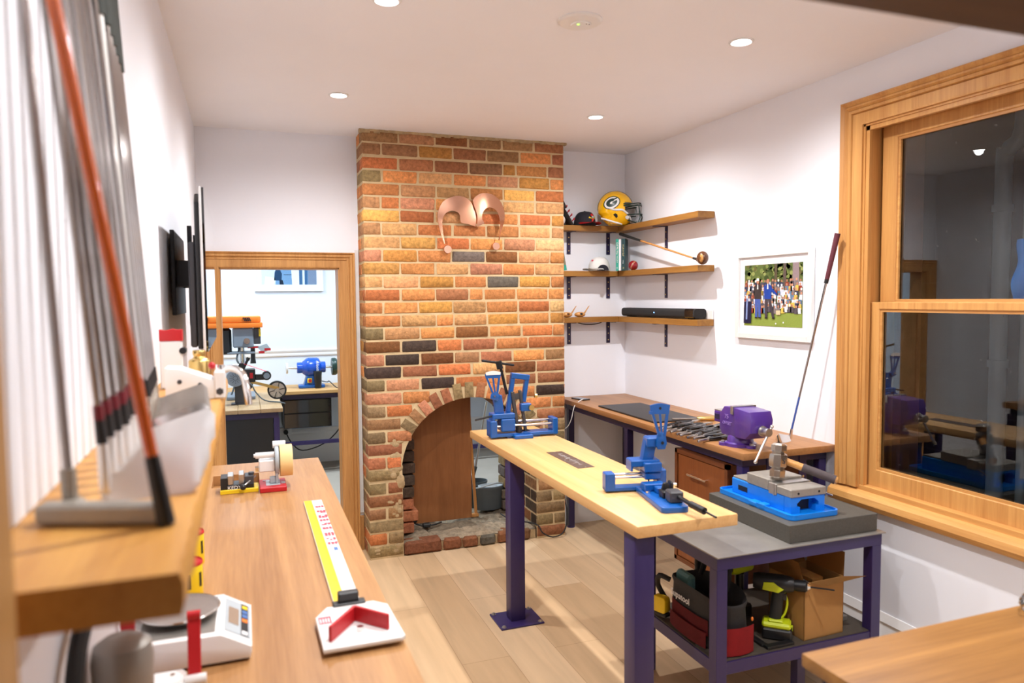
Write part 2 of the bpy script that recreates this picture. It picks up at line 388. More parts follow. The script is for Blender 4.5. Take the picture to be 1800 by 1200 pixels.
def outbrick_mat():
    m, nt, b, N, L = base_mat('outside_brick'); b.inputs['Roughness'].default_value = .9
    tc = N.new('ShaderNodeTexCoord'); mp = N.new('ShaderNodeMapping'); mp.inputs['Rotation'].default_value = (PI/2, 0, PI/2)
    L.new(tc.outputs['Object'], mp.inputs['Vector'])
    bk = N.new('ShaderNodeTexBrick'); bk.inputs['Scale'].default_value = 1; bk.inputs['Brick Width'].default_value = .24; bk.inputs['Row Height'].default_value = .086; bk.inputs['Mortar Size'].default_value = .006
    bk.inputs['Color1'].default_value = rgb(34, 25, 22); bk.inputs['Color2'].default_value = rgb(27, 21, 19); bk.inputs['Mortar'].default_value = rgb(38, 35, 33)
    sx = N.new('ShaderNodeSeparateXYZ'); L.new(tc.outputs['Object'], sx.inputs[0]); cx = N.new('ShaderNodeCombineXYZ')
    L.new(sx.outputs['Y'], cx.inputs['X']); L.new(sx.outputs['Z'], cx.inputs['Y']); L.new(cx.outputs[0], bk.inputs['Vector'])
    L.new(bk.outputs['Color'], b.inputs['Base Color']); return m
M_outbrick = outbrick_mat()
# ------------------------------------------------------------------ dimensions of the room
H = 2.83; XL = -1.007; XR = 2.05; YB = .25; YF = -4.06; CW = 1.416

# ------------------------------------------------------------------ ceiling lamps
def downlight(x, y, label, power=LAMP_W, col=LAMP_COL, z=H, spot=166):
    t = thing('downlight', label, 'light', (x, y, z), 0, 'recessed ceiling downlights')
    m = MB(); m.lathe([(.038, -.001), (.044, -.006), (.052, -.004), (.054, 0)], n=32, cap=False); m.build('trim_ring', M_whitem, t)
    m = MB(); m.lathe([(.0, -.003), (.037, -.003), (.038, -.001)], n=32, cap=False); m.build('lens', M_lens, t)
    ld = bpy.data.lights.new('lamp_light', 'SPOT'); ld.energy = power*4; ld.color = col; ld.spot_size = math.radians(spot); ld.spot_blend = 1.0; ld.shadow_soft_size = .03
    lo = bpy.data.objects.new('lamp_light', ld); COL.objects.link(lo); lo.parent = t; lo.location = (0, 0, -.012)
    return t
downlight(-.235, -.745, 'small lit round ceiling light nearest the brick chimney, above its left side')
downlight(1.295, -.748, 'small lit round ceiling light above the yellow helmet shelf end of the room')
downlight(1.303, -2.12, 'largest lit round ceiling light, nearest the timber window')
downlight(-.219, -2.063, 'lit round ceiling light cut by the top edge of the photo')
downlight(-.225, -3.45, 'lit round ceiling light over the club shelf end of the left bench')
downlight(1.303, -3.45, 'lit round ceiling light over the bench corner at lower right')
t = thing('ceiling_detector', 'flat white round ceiling detector with a tiny green light', 'detector', (.537, -2.118, H))
m = MB(); m.lathe([(.088, 0), (.088, -.006), (.08, -.012), (0, -.013)], n=40, cap=False); m.build('disc_cover', M_white, t)
m = MB(); m.lathe([(.042, -.013), (.04, -.017), (0, -.018)], M=TR(.01, .012, 0), n=28, cap=False); m.build('inner_disc', M_white, t)
m = MB(); m.ell((-.008, .0, -.018), (.005, .005, .003), u=10, v=6); m.build('green_light', M_led, t)
m = MB(); m.ell((.022, -.012, -.0175), (.003, .003, .001), u=8, v=5); m.ell((.034, -.012, -.0175), (.003, .003, .001), u=8, v=5); m.build('screw_hole', M_blackink, t)

# ------------------------------------------------------------------ shell
m = MB(); m.box((XL-.3, -6.4, -.1), (XR+.02, .62, 0)); struct(m, 'floor', M_floor)
m = MB(); m.box((XL-.3, -6.4, H), (XR+.2, .62, H+.1)); struct(m, 'ceiling', M_ceil)
m = MB(); m.box((XL-.2, -6.4, 0), (XL, YB+.02, H)); struct(m, 'wall_left', M_wall)
WY0, WY1, WZ0, WZ1 = -2.07, -3.36, .80, 2.545      # window opening
m = MB()
m.box((XR, WY0, 0), (XR+.2, YB+.02, H)); m.box((XR, -6.4, 0), (XR+.2, WY1, H)); m.box((XR, WY1, 0), (XR+.2, WY0, WZ0)); m.box((XR, WY1, WZ1), (XR+.2, WY0, H))
struct(m, 'wall_right', M_wall)
DX0, DX1, DZ = -.893, -.13, 1.952                   # doorway in the back wall
m = MB()
m.box((XL-.2, YB, 0), (DX0, YB+.15, H)); m.box((DX1, YB, 0), (-.0015, YB+.15, H)); m.box((DX0, YB, DZ), (DX1, YB+.15, H)); m.box((CW+.0015, YB, 0), (XR+.2, YB+.15, H))
struct(m, 'wall_back', M_wall)
m = MB()                                            # wall with the wide doorway the camera stands in
m.box((.46, YF-.16, 0), (XR, YF, H)); m.box((XL, YF-.16, 2.20), (.46, YF, H)); struct(m, 'wall_front', M_wall)
m = MB(); m.box((XL, -6.4, 0), (XR, -6.25, H)); struct(m, 'wall_hall', M_wall)
m = MB(); m.box((XL, YF-.17, 2.093), (.46, YF, 2.20), bev=.003); struct(m, 'trim_1', M_darkbeam)
m = MB(); m.box((XL, YF-.17, 0), (-.935, YF, 2.093), bev=.004); struct(m, 'trim_2', M_post)
m = MB(); m.box((.42, YF-.17, 0), (.46, YF, 2.093), bev=.004); struct(m, 'trim_3', M_post)
def skirt(name, a, b, nrm, h=.24, mt=M_trimwhite):
    a, b, nrm = Vector(a), Vector(b), Vector(nrm)
    prof = [(0, 0), (.022, 0), (.022, h*.70), (.016, h*.74), (.016, h*.80), (.02, h*.84), (.012, h*.93), (.006, h), (0, h)]
    mm = MB(); mm.loft([[p+nrm*u+Vector((0, 0, v)) for u, v in prof] for p in (a, b)]); struct(mm, name, mt)
skirt('baseboard_right', (XR, YB, 0), (XR, YF, 0), (-1, 0, 0))
skirt('baseboard_back', (CW+.002, YB, 0), (XR-.022, YB, 0), (0, -1, 0))
skirt('baseboard_left', (XL, YB, 0), (XL, YF, 0), (1, 0, 0))
# small pale timber skirting piece between the doorway and the chimney
m = MB(); m.box((-.03, YB-.02, 0), (-.004, YB, .24), bev=.002); struct(m, 'baseboard_door', M_oldpine)

# ---- moulded frame swept round an opening
def sweep(path, prof, place):
    """path: 2D points; prof: (out, proud); place(u, v, proud) -> xyz"""
    mm = MB(); rings = []; n = len(path)
    for i, p in enumerate(path):
        p = Vector(p); d0 = (p-Vector(path[i-1])).normalized() if i else None; d1 = (Vector(path[i+1])-p).normalized() if i < n-1 else None
        n0 = Vector((-d0.y, d0.x)) if d0 else None; n1 = Vector((-d1.y, d1.x)) if d1 else None
        nn = n0 if n1 is None else n1 if n0 is None else (n0+n1)/(1+n0.dot(n1))
        rings.append([place(p.x+nn.x*u, p.y+nn.y*u, v) for u, v in prof])
    return mm.loft(rings)
door = [(DX0, 0), (DX0, DZ), (DX1, DZ), (DX1, 0)]
PD = [(-.004, 0), (-.004, .014), (.008, .02), (.046, .02), (.05, .026), (.058, .026), (.062, .02), (.07, .03), (.08, .03), (.084, .024), (.092, .034), (.098, .034), (.1, 0)]
sw = sweep(door, PD, lambda u, v, q: Vector((u, YB-q, v))); D1 = struct(sw, 'door_1', M_oldpine)
m = MB()
m.box((DX0-.002, YB-.005, 0), (DX0+.012, YB+.16, DZ)); m.box((DX1-.012, YB-.005, 0), (DX1+.002, YB+.16, DZ)); m.box((DX0, YB-.005, DZ-.012), (DX1, YB+.16, DZ+.002))
m.build('door_lining', M_oldpine, D1)
m = MB(); m.box((-.0295, YB-.012, .26), (-.003, YB, 2.07), bev=.002); m.build('paint_strip', M_whitem, D1)

# ------------------------------------------------------------------ window in the right wall
PW = [(-.004, 0), (-.004, .016), (.006, .02), (.05, .02), (.054, .012), (.058, .024), (.07, .028), (.074, .022), (.082, .032), (.09, .032), (.094, .026), (.108, .036), (.116, .034), (.118, 0)]
win = [(WY0, WZ0), (WY0, WZ1), (WY1, WZ1), (WY1, WZ0)]
PWr = [(-u, q) for u, q in PW]
sw = sweep(win, PWr, lambda u, v, q: Vector((XR-q, u, v))); WN = struct(sw, 'window_1', M_winpine)
m = MB()                                            # linings
m.box((XR-.006, WY0-.014, WZ0), (XR+.2, WY0+.002, WZ1)); m.box((XR-.006, WY1-.002, WZ0), (XR+.2, WY1+.014, WZ1)); m.box((XR-.006, WY1, WZ1-.014), (XR+.2, WY0, WZ1+.002))
m.box((XR+.0, WY0-.034, WZ0), (XR+.022, WY0-.001, WZ1)); m.box((XR, WY1+.01, WZ1-.034), (XR+.022, WY0-.001, WZ1-.001))
m.build('window_lining', M_winpine, WN)
def sash(name, x0, x1, z0, z1, st, top, bot, y0, y1):
    mm = MB()
    mm.box((x0, y0-st, z0), (x1, y0, z1), bev=.003); mm.box((x0, y1, z0), (x1, y1+st, z1), bev=.003)
    mm.box((x0, y1+st-.004, z1-top), (x1, y0-st+.004, z1), bev=.003); mm.box((x0, y1+st-.004, z0), (x1, y0-st+.004, z0+bot), bev=.003)
    o = mm.build(name, M_winpine, WN)
    g = MB(); xm = (x0+x1)/2
    g.box((xm-.002, y1+st-.008, z0+bot-.008), (xm+.002, y0-st+.008, z1-top+.008)); g.build('glass_pane', M_glass, o, smooth=False)
    mm = MB()
    b = .012
    mm.prism([(y0-st, z0+bot), (y0-st-b, z0+bot+b), (y0-st-b, z1-top-b), (y0-st, z1-top)], xm-.002, x0+.006, axes='yzx')
    mm.prism([(y0-st, z1-top), (y0-st-b, z1-top-b), (y1+st+b, z1-top-b), (y1+st, z1-top)], xm-.002, x0+.006, axes='yzx')
    mm.prism([(y0-st, z0+bot), (y0-st-b, z0+bot+b), (y1+st+b, z0+bot+b), (y1+st, z0+bot)], xm-.002, x0+.006, axes='yzx')
    mm.build('glazing_bead', M_winpine_y, o)
sash('lower_sash', XR+.035, XR+.072, WZ0+.012, 1.70, .062, .034, .085, WY0-.014, WY1+.014)
sash('upper_sash', XR+.085, XR+.122, 1.668, WZ1-.016, .085, .062, .034, WY0-.03, WY1+.03)
m = MB()                                            # sill with a rounded nose
prof = [(XR+.2, .80), (XR+.2, .765), (XR+.0, .765), (XR-.002, .725), (XR-.03, .712), (XR-.052, .722), (XR-.062, .745), (XR-.055, .772), (XR-.035, .786), (XR-.004, .79), (XR-.004, .812), (XR+.03, .815)]
m.loft([[Vector((x, y, z)) for x, z in prof] for y in (WY0+.135, WY1-.135)]); m.build('window_sill', M_winpine_y, WN)
# what is outside the window at night
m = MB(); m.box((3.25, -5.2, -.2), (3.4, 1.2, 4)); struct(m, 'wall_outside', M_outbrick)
m = MB(); m.box((2.252, -2.13, .3), (2.37, -1.7, 3.2)); struct(m, 'wall_reveal', mat('reveal_brick', rgb(140, 96, 74), .9, 0, .3, 9, .5, 40))
t = thing('drain_pipe', 'dim grey drain pipes on the dark wall outside the window', 'pipe', (3.16, -1.95, -.2))
m = MB(); m.tube([(0, 0, 0), (0, 0, 2.45), (0, -.02, 2.7), (.0, -.1, 2.82), (0, -.1, 3.4)], .042, n=14); m.build('thick_pipe', M_ltgrey, t)
m = MB(); m.tube([(0.02, -.13, 0), (0.02, -.13, 3.6)], .024, n=12); m.build('thin_pipe', M_ltgrey, t)
m = MB()
for z in (.6, 1.55, 2.4): m.lathe([(.052, z-.02), (.052, z+.02)], n=16)
m.build('pipe_collar', M_ltgrey, t)

# ------------------------------------------------------------------ brick chimney breast with arched fireplace
AX, AZ, AR, AO = .71, .561, .493, .605             # arch centre, inner and outer radius
JL, JR = .223, 1.196
poly = [(0, 0), (JL, 0), (JL, AZ)] + [(AX+AR*math.cos(PI-PI*k/24), AZ+AR*math.sin(PI-PI*k/24)) for k in range(1, 24)] + [(JR, AZ), (JR, 0), (CW, 0), (CW, H), (0, H)]
m = MB(); m.prism(poly, .003, .62, axes='xzy'); CH = struct(m, 'wall_chimney', M_mortar, ang=20)
PAL = dict(orange=(216, 144, 86), tan=(212, 158, 106), ochre=(196, 140, 72), redbrown=(172, 112, 78), salmon=(206, 142, 106), yellow=(226, 168, 92), dark=(76, 62, 54),
           olive=(148, 124, 88), brown=(166, 122, 84), red=(202, 122, 74), cream=(222, 178, 124), grey=(120, 110, 98), darkor=(136, 88, 52), soot=(82, 66, 54))
def bc(nm):
    r, g, b = PAL[nm]; k = random.uniform(.88, 1.1); return (lin(min(r*k, 250)), lin(min(g*k*random.uniform(.97, 1.03), 250)), lin(min(b*k, 250)), 1)
OV = {(0, 0): 'brown', (0, 1): 'brown', (0, 2): 'darkor', (0, 3): 'brown', (0, 4): 'brown', (0, 5): 'redbrown', (1, 2): 'ochre', (1, 3): 'redbrown', (2, 0): 'red', (2, 1): 'redbrown', (2, 2): 'redbrown',
      (3, 0): 'olive', (3, 4): 'salmon', (3, 5): 'ochre', (4, 0): 'orange', (4, 4): 'yellow', (6, 0): 'yellow', (8, 2): 'red', (8, 5): 'cream', (8, 1): 'yellow', (9, 3): 'grey', (9, 4): 'darkor', (10, 0): 'yellow',
      (11, 0): 'tan', (11, 4): 'grey', (11, 1): 'tan', (12, 2): 'redbrown', (12, 0): 'red', (13, 2): 'ochre', (13, 6): 'cream', (15, 0): 'olive', (15, 3): 'darkor', (16, 0): 'darkor', (16, 1): 'dark', (16, 3): 'redbrown', (17, 1): 'dark',
      (17, 0): 'salmon', (17, 2): 'darkor', (17, 3): 'brown', (17, 4): 'redbrown', (18, 0): 'dark', (18, 5): 'redbrown', (18, 3): 'tan', (18, 4): 'darkor', (19, 0): 'olive', (19, 2): 'dark', (19, 3): 'red', (19, 5): 'redbrown', (19, 1): 'salmon',
      (20, 1): 'orange', (20, 0): 'salmon', (20, 5): 'dark', (20, 4): 'orange', (21, 0): 'olive', (21, 1): 'red', (22, 0): 'brown', (23, 0): 'olive', (23, 1): 'redbrown', (24, 0): 'redbrown', (25, 0): 'redbrown', (26, 0): 'olive',
      (27, 0): 'olive', (28, 0): 'redbrown', (29, 0): 'brown', (30, 0): 'olive', (31, 0): 'red', (32, 0): 'olive'}
NR = 33; CH_ = H/NR
front = MB(); side = MB()
def excl(z):
    """x span kept free of face bricks at height z"""
    if z < AZ+.34:
        if z < AZ: return JL, JR
        w = math.sqrt(max(AR**2-(z-AZ)**2, 0)); return AX-w-.012, AX+w+.012
    if z < AZ+AO: w = math.sqrt(AO**2-(z-AZ)**2); return AX-w-.006, AX+w+.006
    return None
def brick(mbx, lo, hi, colr):
    mbx.box(lo, hi, bev=.006, col=colr, jit=.0024)
def pick(row):
    if row < 3: return random.choice(['brown', 'redbrown', 'orange', 'ochre'])
    if row < 17: return random.choice(['orange', 'orange', 'tan', 'orange', 'salmon', 'ochre', 'red', 'tan'])
    if row < 23: return random.choice(['orange', 'red', 'redbrown', 'salmon', 'brown'])
    return random.choice(['olive', 'brown', 'redbrown', 'olive', 'red'])
for row in range(NR):
    z1 = H-row*CH_; z0 = z1-CH_+.011; z1 -= .0; full = row % 2 == 0
    x = 0.0; i = 0; zc = (z0+z1)/2
    jz = random.uniform(-.0025, .0025)
    while x < CW-.03:
        w = .228 if (full or i) else .112
        if random.random() < .08 and 0 < i < 5: w = random.choice([.112, .09, .17])
        xe = min(x+w+random.uniform(-.005, .005), CW)
        if CW-xe < .06: xe = CW
        nm = OV.get((row, i), pick(row)); cc = bc(nm)
        ex = excl(z1-.02); spans = [(x, xe)]
        if ex:
            spans = [(a, b) for a, b in ((x, min(xe, ex[0])), (max(x, ex[1]), xe)) if b-a > .035]
        for a, b in spans:
            ya = -.002+random.uniform(-.002, .002)
            dep = .05
            if a < .001: dep = .112 if full else .228
            brick(front, (a-(.003 if a < .001 else 0), ya, z0+jz), (b, max(dep, .02), z1-.001+jz), cc)
        x = xe+random.uniform(.009, .014); i += 1
    if full: brick(side, (-.003, .123, z0), (.05, YB-.001, z1-.001), bc(pick(row)))
    for (ya, yb) in (((-.002, .112), (.123, YB-.001)) if full else ((-.002, .228),)):
        brick(side, (CW-.05, ya+.003, z0), (CW+.003, yb, z1-.001), bc(pick(row)))
front.build('brick_face', M_brick, CH, ang=55); side.build('brick_return', M_brick, CH, ang=25)
# ring of arch bricks
ring = MB(); cols = ['olive', 'brown', 'salmon', 'redbrown', 'redbrown', 'olive', 'olive', 'redbrown', 'orange', 'redbrown', 'brown', 'salmon', 'olive', 'olive']
n = len(cols); A0, A1 = math.radians(148), math.radians(26)
for k in range(n):
    a0 = A0+(A1-A0)*(k+.09)/n; a1 = A0+(A1-A0)*(k+.91)/n; ri, ro = AR+.002, AO-.008+random.uniform(-.006, .006)
    P = [(AX+ri*math.cos(a0), AZ+ri*math.sin(a0)), (AX+ro*math.cos(a0-.012), AZ+ro*math.sin(a0-.012)), (AX+ro*math.cos(a1+.012), AZ+ro*math.sin(a1+.012)), (AX+ri*math.cos(a1), AZ+ri*math.sin(a1))]
    ring.prism(P, -.006+random.uniform(-.003, .003), .12, axes='xzy', bev=.004, col=bc(cols[k]))
ring.build('arch_bricks', M_brick, CH, ang=25)
# bricks lining the inside of the opening
inn = MB()
for row in range(7):
    z0 = row*CH_+.005; z1 = z0+CH_-.011
    y = .02 if row % 2 else .0
    ys = [(.01, .118), (.128, .345), (.355, .6)] if row % 2 else [(.01, .228), (.238, .455), (.465, .6)]
    for ya, yb in ys:
        inn.box((JR-.004, ya, z0), (JR+.05, yb, z1), bev=.005, col=bc(random.choice(['brown', 'olive', 'soot', 'darkor', 'soot'])))
        inn.box((JL-.05, ya, z0), (JL+.004, yb, z1), bev=.005, col=bc(random.choice(['brown', 'soot', 'darkor', 'soot'])))
for k in range(12):                                 # soffit
    a0 = PI*(k+.06)/12; a1 = PI*(k+.94)/12
    for ya, yb in ((.12, .34), (.35, .6)):
        P = [(AX+(AR-.004)*math.cos(a), AZ+(AR-.004)*math.sin(a)) for a in (a0, a1)]+[(AX+(AR+.05)*math.cos(a), AZ+(AR+.05)*math.sin(a)) for a in (a1, a0)]
        inn.prism(P, ya, yb, axes='xzy', col=bc(random.choice(['soot', 'brown', 'soot', 'darkor'])))
for row in range(8):                                # narrower rear pier on the left
    z0 = .1+row*CH_*.98; z1 = z0+CH_-.013
    inn.box((JL+.005, .16+random.uniform(-.006, .006), z0), (.343+random.uniform(-.012, .012)+(.03 if row == 1 else 0), .34, z1), bev=.006, col=bc('redbrown' if row < 3 else random.choice(['soot', 'soot', 'dark', 'redbrown' if row == 4 else 'soot'])))
for row in range(7):                                # rear pier on the right
    z0 = .1+row*CH_*.98; z1 = z0+CH_-.013
    inn.box((1.10+random.uniform(-.015, .015), .45, z0), (JR-.005, .6, z1), bev=.006, col=bc(random.choice(['grey', 'olive', 'soot'])))
inn.build('inner_bricks', M_brick, CH, ang=25)
rub = MB()                                          # broken render patches on the jambs
for cx, cz, sx, sz in ((.178, .66, .045, .05), (.172, .585, .05, .04), (.19, .50, .035, .05), (.185, .37, .035, .06), (.15, .40, .04, .03), (.18, .30, .04, .03), (.19, .78, .04, .03), (1.225, .62, .03, .05), (.17, .06, .045, .03), (.05, .05, .04, .03)):
    for k in range(4):
        rub.ell((cx+random.uniform(-.02, .02), .004, cz+random.uniform(-.03, .03)), (sx*random.uniform(.5, .9), random.uniform(.006, .009), sz*random.uniform(.5, .9)), M=RY(0), u=9, v=7)
rub.build('render_patches', M_rubble, CH, ang=60)
m = MB()                                            # ragged plaster line under the ceiling
for k in range(46):
    x = CW*k/45; m.box((x-.02, -.006-random.random()*.008, H-.012-random.random()*.012), (x+.02, .02, H-.0005), col=None)
m.build('ragged_mortar', M_rubble, CH)

# raised hearth of stone with a brick edge
hearth = thing('hearth', 'worn stone and brick hearth slab inside the chimney arch', 'hearth', (0, 0, 0))
m = MB(); x = JL+.008
for w, c in ((.27, 'redbrown'), (.14, 'redbrown'), (.125, 'redbrown'), (.13, 'grey'), (.13, 'redbrown'), (.13, 'brown')):
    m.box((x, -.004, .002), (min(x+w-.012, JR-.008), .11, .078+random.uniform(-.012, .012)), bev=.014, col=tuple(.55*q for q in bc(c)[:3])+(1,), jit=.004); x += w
m.build('brick_edge', M_brick, hearth, ang=30)
m = MB(); random.seed(5)
nx, ny = 46, 26
g = []
for j in range(ny):
    row_ = []
    for i in range(nx):
        x = JL+.006+(JR-JL-.012)*i/(nx-1); y = .02+.57*j/(ny-1)
        z = .088+.014*math.sin(x*17+y*9)*math.sin(y*21-x*6)+random.uniform(-.004, .004)
        if j == 0: z = .07
        if y > .12 and (abs((x*4.1+y*.9) % 1-.5) > .455 or abs((y*4.6+x*.5) % 1-.5) > .46): z -= .012
        row_.append(m.bm.verts.new((x, y, z)))
    g.append(row_)
fs = []
for j in range(ny-1):
    for i in range(nx-1):
        f = m.bm.faces.new((g[j][i], g[j][i+1], g[j+1][i+1], g[j+1][i])); fs.append((f, i, j))
m.cl = m.bm.loops.layers.float_color.new('Col')
for f, i, j in fs:
    k = .85+.3*((math.sin((i//9)*7.1+(j//8)*3.3)+1)/2); c = (lin(142*k), lin(128*k), lin(108*k), 1)
    for l in f.loops: l[m.cl] = c
m.build('stone_slab', M_stone, hearth, ang=40)
m = MB(); m.box((JL+.006, .02, .003), (JR-.006, .59, .066)); m.build('slab_base', M_rubble, hearth)

# copper jester hat on the chimney
t = thing('copper_sign', 'polished copper jester hat cut-out hung on the brick chimney', 'sign', (0, 0, 0))
Lh = [(0.752, 2.221), (0.753, 2.312), (0.733, 2.359), (0.709, 2.396), (0.669, 2.419), (0.619, 2.424), (0.57, 2.41), (0.52, 2.38), (0.49, 2.322), (0.484, 2.266), (0.498, 2.191), (0.512, 2.144), (0.528, 2.101), (0.532, 2.104), (0.522, 2.163), (0.516, 2.219), (0.518, 2.267), (0.539, 2.305), (0.578, 2.323), (0.618, 2.317), (0.639, 2.294), (0.645, 2.247), (0.697, 2.238)]
Rh = [(0.754, 2.219), (0.758, 2.274), (0.75, 2.321), (0.726, 2.395), (0.76, 2.432), (0.8, 2.448), (0.862, 2.441), (0.913, 2.409), (0.943, 2.357), (0.953, 2.299), (0.942, 2.24), (0.921, 2.181), (0.913, 2.13), (0.906, 2.132), (0.918, 2.191), (0.919, 2.249), (0.911, 2.297), (0.891, 2.335), (0.85, 2.353), (0.814, 2.343), (0.794, 2.313), (0.791, 2.27), (0.806, 2.244)]
def smoothp(P):
    Q = []
    n = len(P)
    for i in range(n):
        a, b, c, d = [Vector(P[(i+k) % n]) for k in (-1, 0, 1, 2)]
        Q.append(b)
        if (c-b).length > .03 and not (i in (0, n-1)):
            t_ = .5; q = .5*((2*b)+(c-a)*t_+(2*a-5*b+4*c-d)*t_*t_+(3*b-a-3*c+d)*t_**3); Q.append(q)
    return [tuple(q) for q in Q]
m = MB(); m.prism(smoothp(Lh), -.024, -.021, axes='xzy'); m.build('left_horn', M_copper, t, M=TR(0, -.012, 0) @ RZ(math.radians(.6)))
m = MB(); m.prism(smoothp(Rh), -.027, -.024, axes='xzy'); m.build('right_horn', M_copper, t, M=TR(0, -.012, 0) @ RZ(math.radians(-.5)))
for x, z, r in ((.552, 2.066, .026), (.896, 2.093, .025)):
    m = MB(); m.cyl((x, -.028, z), (x, -.010, z), r, n=28); m.build('bell_disc', M_bell, t)

# ------------------------------------------------------------------ things inside the fireplace
m = MB(); m.box((.365, .352, .10), (.812, .37, 1.04), bev=.002)
o = m.build('plywood_panel', M_ply); tag(o, 'brown plywood panel standing upright inside the fireplace arch', 'panel')
t = thing('mop_bucket', 'dark grey mop bucket with pale wringer basket in the fireplace', 'bucket', (1.0, .52, .104))
m = MB(); prof = [(.095, 0), (.10, .01), (.118, .16), (.122, .165), (.122, .178), (.117, .178), (.112, .165), (.094, .015), (0, .015)]
m.lathe(prof, M=Matrix.Diagonal((1.05, .62, 1, 1)), n=36, cap=False); m.build('tub', M_bucket, t)
m = MB(); m.lathe([(.098, .168), (.108, .182), (.098, .184), (.07, .165), (.06, .15)], M=TR(.015, -.005, 0) @ Matrix.Diagonal((.95, .58, 1, 1)), n=30, cap=False); m.build('wringer_rim', M_ltgrey, t)
m = MB()
for k in range(14):
    x = -.045+.008*k; m.box((x, -.035, .160), (x+.003, .03, .166))
m.build('wringer_slats', M_white, t)
m = MB(); m.tube([(-.125, -.0, .165), (-.08, -.07, .19), (.03, -.085, .215), (.125, -.02, .185)], .006, n=8); m.build('bucket_handle', M_ltgrey, t)
t = thing('mop_bucket', 'grey mop bucket behind the wringer bucket, mop standing in it', 'bucket', (.95, .80, .0))
m = MB(); prof = [(.10, 0), (.105, .01), (.125, .24), (.13, .245), (.13, .26), (.124, .26), (.1, .02), (0, .02)]
m.lathe(prof, M=Matrix.Diagonal((1.0, .7, 1, 1)), n=32, cap=False); m.build('tub', M_bucket, t)
t = thing('mop', 'steel mop handle with grey grip leaning in the bucket', 'mop', (.93, .80, .03))
m = MB(); m.cyl((0, 0, .16), (.06, .02, .34), .011, .016, n=12); m.build('grip', M_bucket, t)
m = MB(); m.cyl((.055, .018, .32), (.17, .05, .86), .010, n=12); m.build('pole', M_steel, t)
m = MB(); m.ell((-.01, 0, .09), (.05, .05, .08), u=12, v=8); m.build('mop_head', M_ltgrey, t)
t = thing('broom_stick', 'slim pale wooden stick leaning at the panel edge in the fireplace', 'stick', (.86, .40, .09))
m = MB(); m.cyl((0, 0, 0), (-.03, .06, .80), .012, n=12); m.build('pole', M_hickory, t)
m = MB(); m.box((-.05, -.02, 0), (.016, .012, .026), bev=.004); m.build('foot_block', M_hickory, t)
t = thing('power_lead', 'black cable with plugs lying on the stone hearth', 'cable', (.36, .28, .10))
m = MB(); m.tube([(-.02, .05, .05), (.0, .0, .03), (.06, -.03, .012), (.14, -.02, .01), (.2, .01, .012)], .006, n=8); m.build('cord', M_rubber, t)
m = MB(); m.box((.05, -.05, .0), (.11, -.01, .03), bev=.008); m.box((-.02, -.01, .03), (.02, .03, .07), bev=.01); m.build('plug', M_rubber, t)
t = thing('power_lead', 'thin black cable looping round the foot of the chimney', 'cable', (0, 0, 0))
m = MB(); m.tube([(1.02, .30, .12), (1.05, .2, .11), (1.14, .09, .105), (1.2, .0, .10), (1.225, -.03, .05), (1.30, -.04, .012), (1.38, -.035, .03), (1.42, -.02, .10), (1.432, .02, .22), (1.428, .1, .30), (1.43, .2, .34)], .005, n=8); m.build('cord', M_rubber, t)
# ------------------------------------------------------------------ the room behind the doorway
m = MB(); m.box((-1.45, .62, -.1), (2.8, 3.4, 0)); struct(m, 'floor_far', M_farfloor)
m = MB(); m.box((-1.45, .62, H), (2.8, 3.4, H+.1)); struct(m, 'ceiling_far', M_farwall)
m = MB(); m.box((-1.45, 3.2, 0), (2.8, 3.35, H)); struct(m, 'wall_far', M_farwall)
m = MB(); m.box((-1.55, .4, 0), (-1.35, 3.35, H)); struct(m, 'wall_far_left', M_farwall)
m = MB(); m.box((2.6, .4, 0), (2.8, 3.35, H)); struct(m, 'wall_far_right', M_farwall)
m = MB(); m.loft([[Vector((x, 3.2-u, z)) for u, z in ((0, 1.145), (.012, 1.15), (.016, 1.165), (.012, 1.18), (.02, 1.195), (.022, 1.21), (0, 1.22))] for x in (-1.35, 2.6)]); struct(m, 'trim_4', M_trimwhite)
m = MB(); m.loft([[Vector((x, 3.2-u, z)) for u, z in ((0, 0), (.02, 0), (.02, .30), (.012, .32), (.02, .34), (.01, .37), (0, .37))] for x in (-1.35, 2.6)]); struct(m, 'baseboard_far', M_trimwhite)
downlight(-.3, 1.55, 'lit ceiling light hidden above the far room benches', 42, FAR_COL)
downlight(.9, 2.2, 'lit ceiling light over the right of the far room', 50, FAR_COL)
downlight(-.9, 2.5, 'lit ceiling light above the orange drill press', 30, FAR_COL)

# bench along the left of the far room
t = thing('workbench', 'worn timber bench with black cabinet side seen through the doorway', 'bench', (0, 0, 0))
m = MB()
for k in range(5):
    x0 = -1.34+.175*k; m.box((x0, 1.47, .815), (x0+.173, 2.596, .85), bev=.004)
m.build('bench_top', M_farbench, t)
m = MB(); m.box((-1.33, 1.51, .765), (-.50, 1.55, .815)); m.box((-.54, 1.55, .765), (-.50, 2.58, .815)); m.build('apron_rail', M_purpledark, t)
for (x, y) in ((-.54, 1.51), (-.54, 2.45)):
    m = MB(); m.box((x, y, 0), (x+.045, y+.045, .765)); m.build('leg', M_purple, t)
m = MB(); m.box((-1.32, 1.53, .06), (-.545, 1.56, .764)); m.box((-.536, 1.57, .06), (-.50, 2.43, .76)); m.build('side_panel', M_black, t)
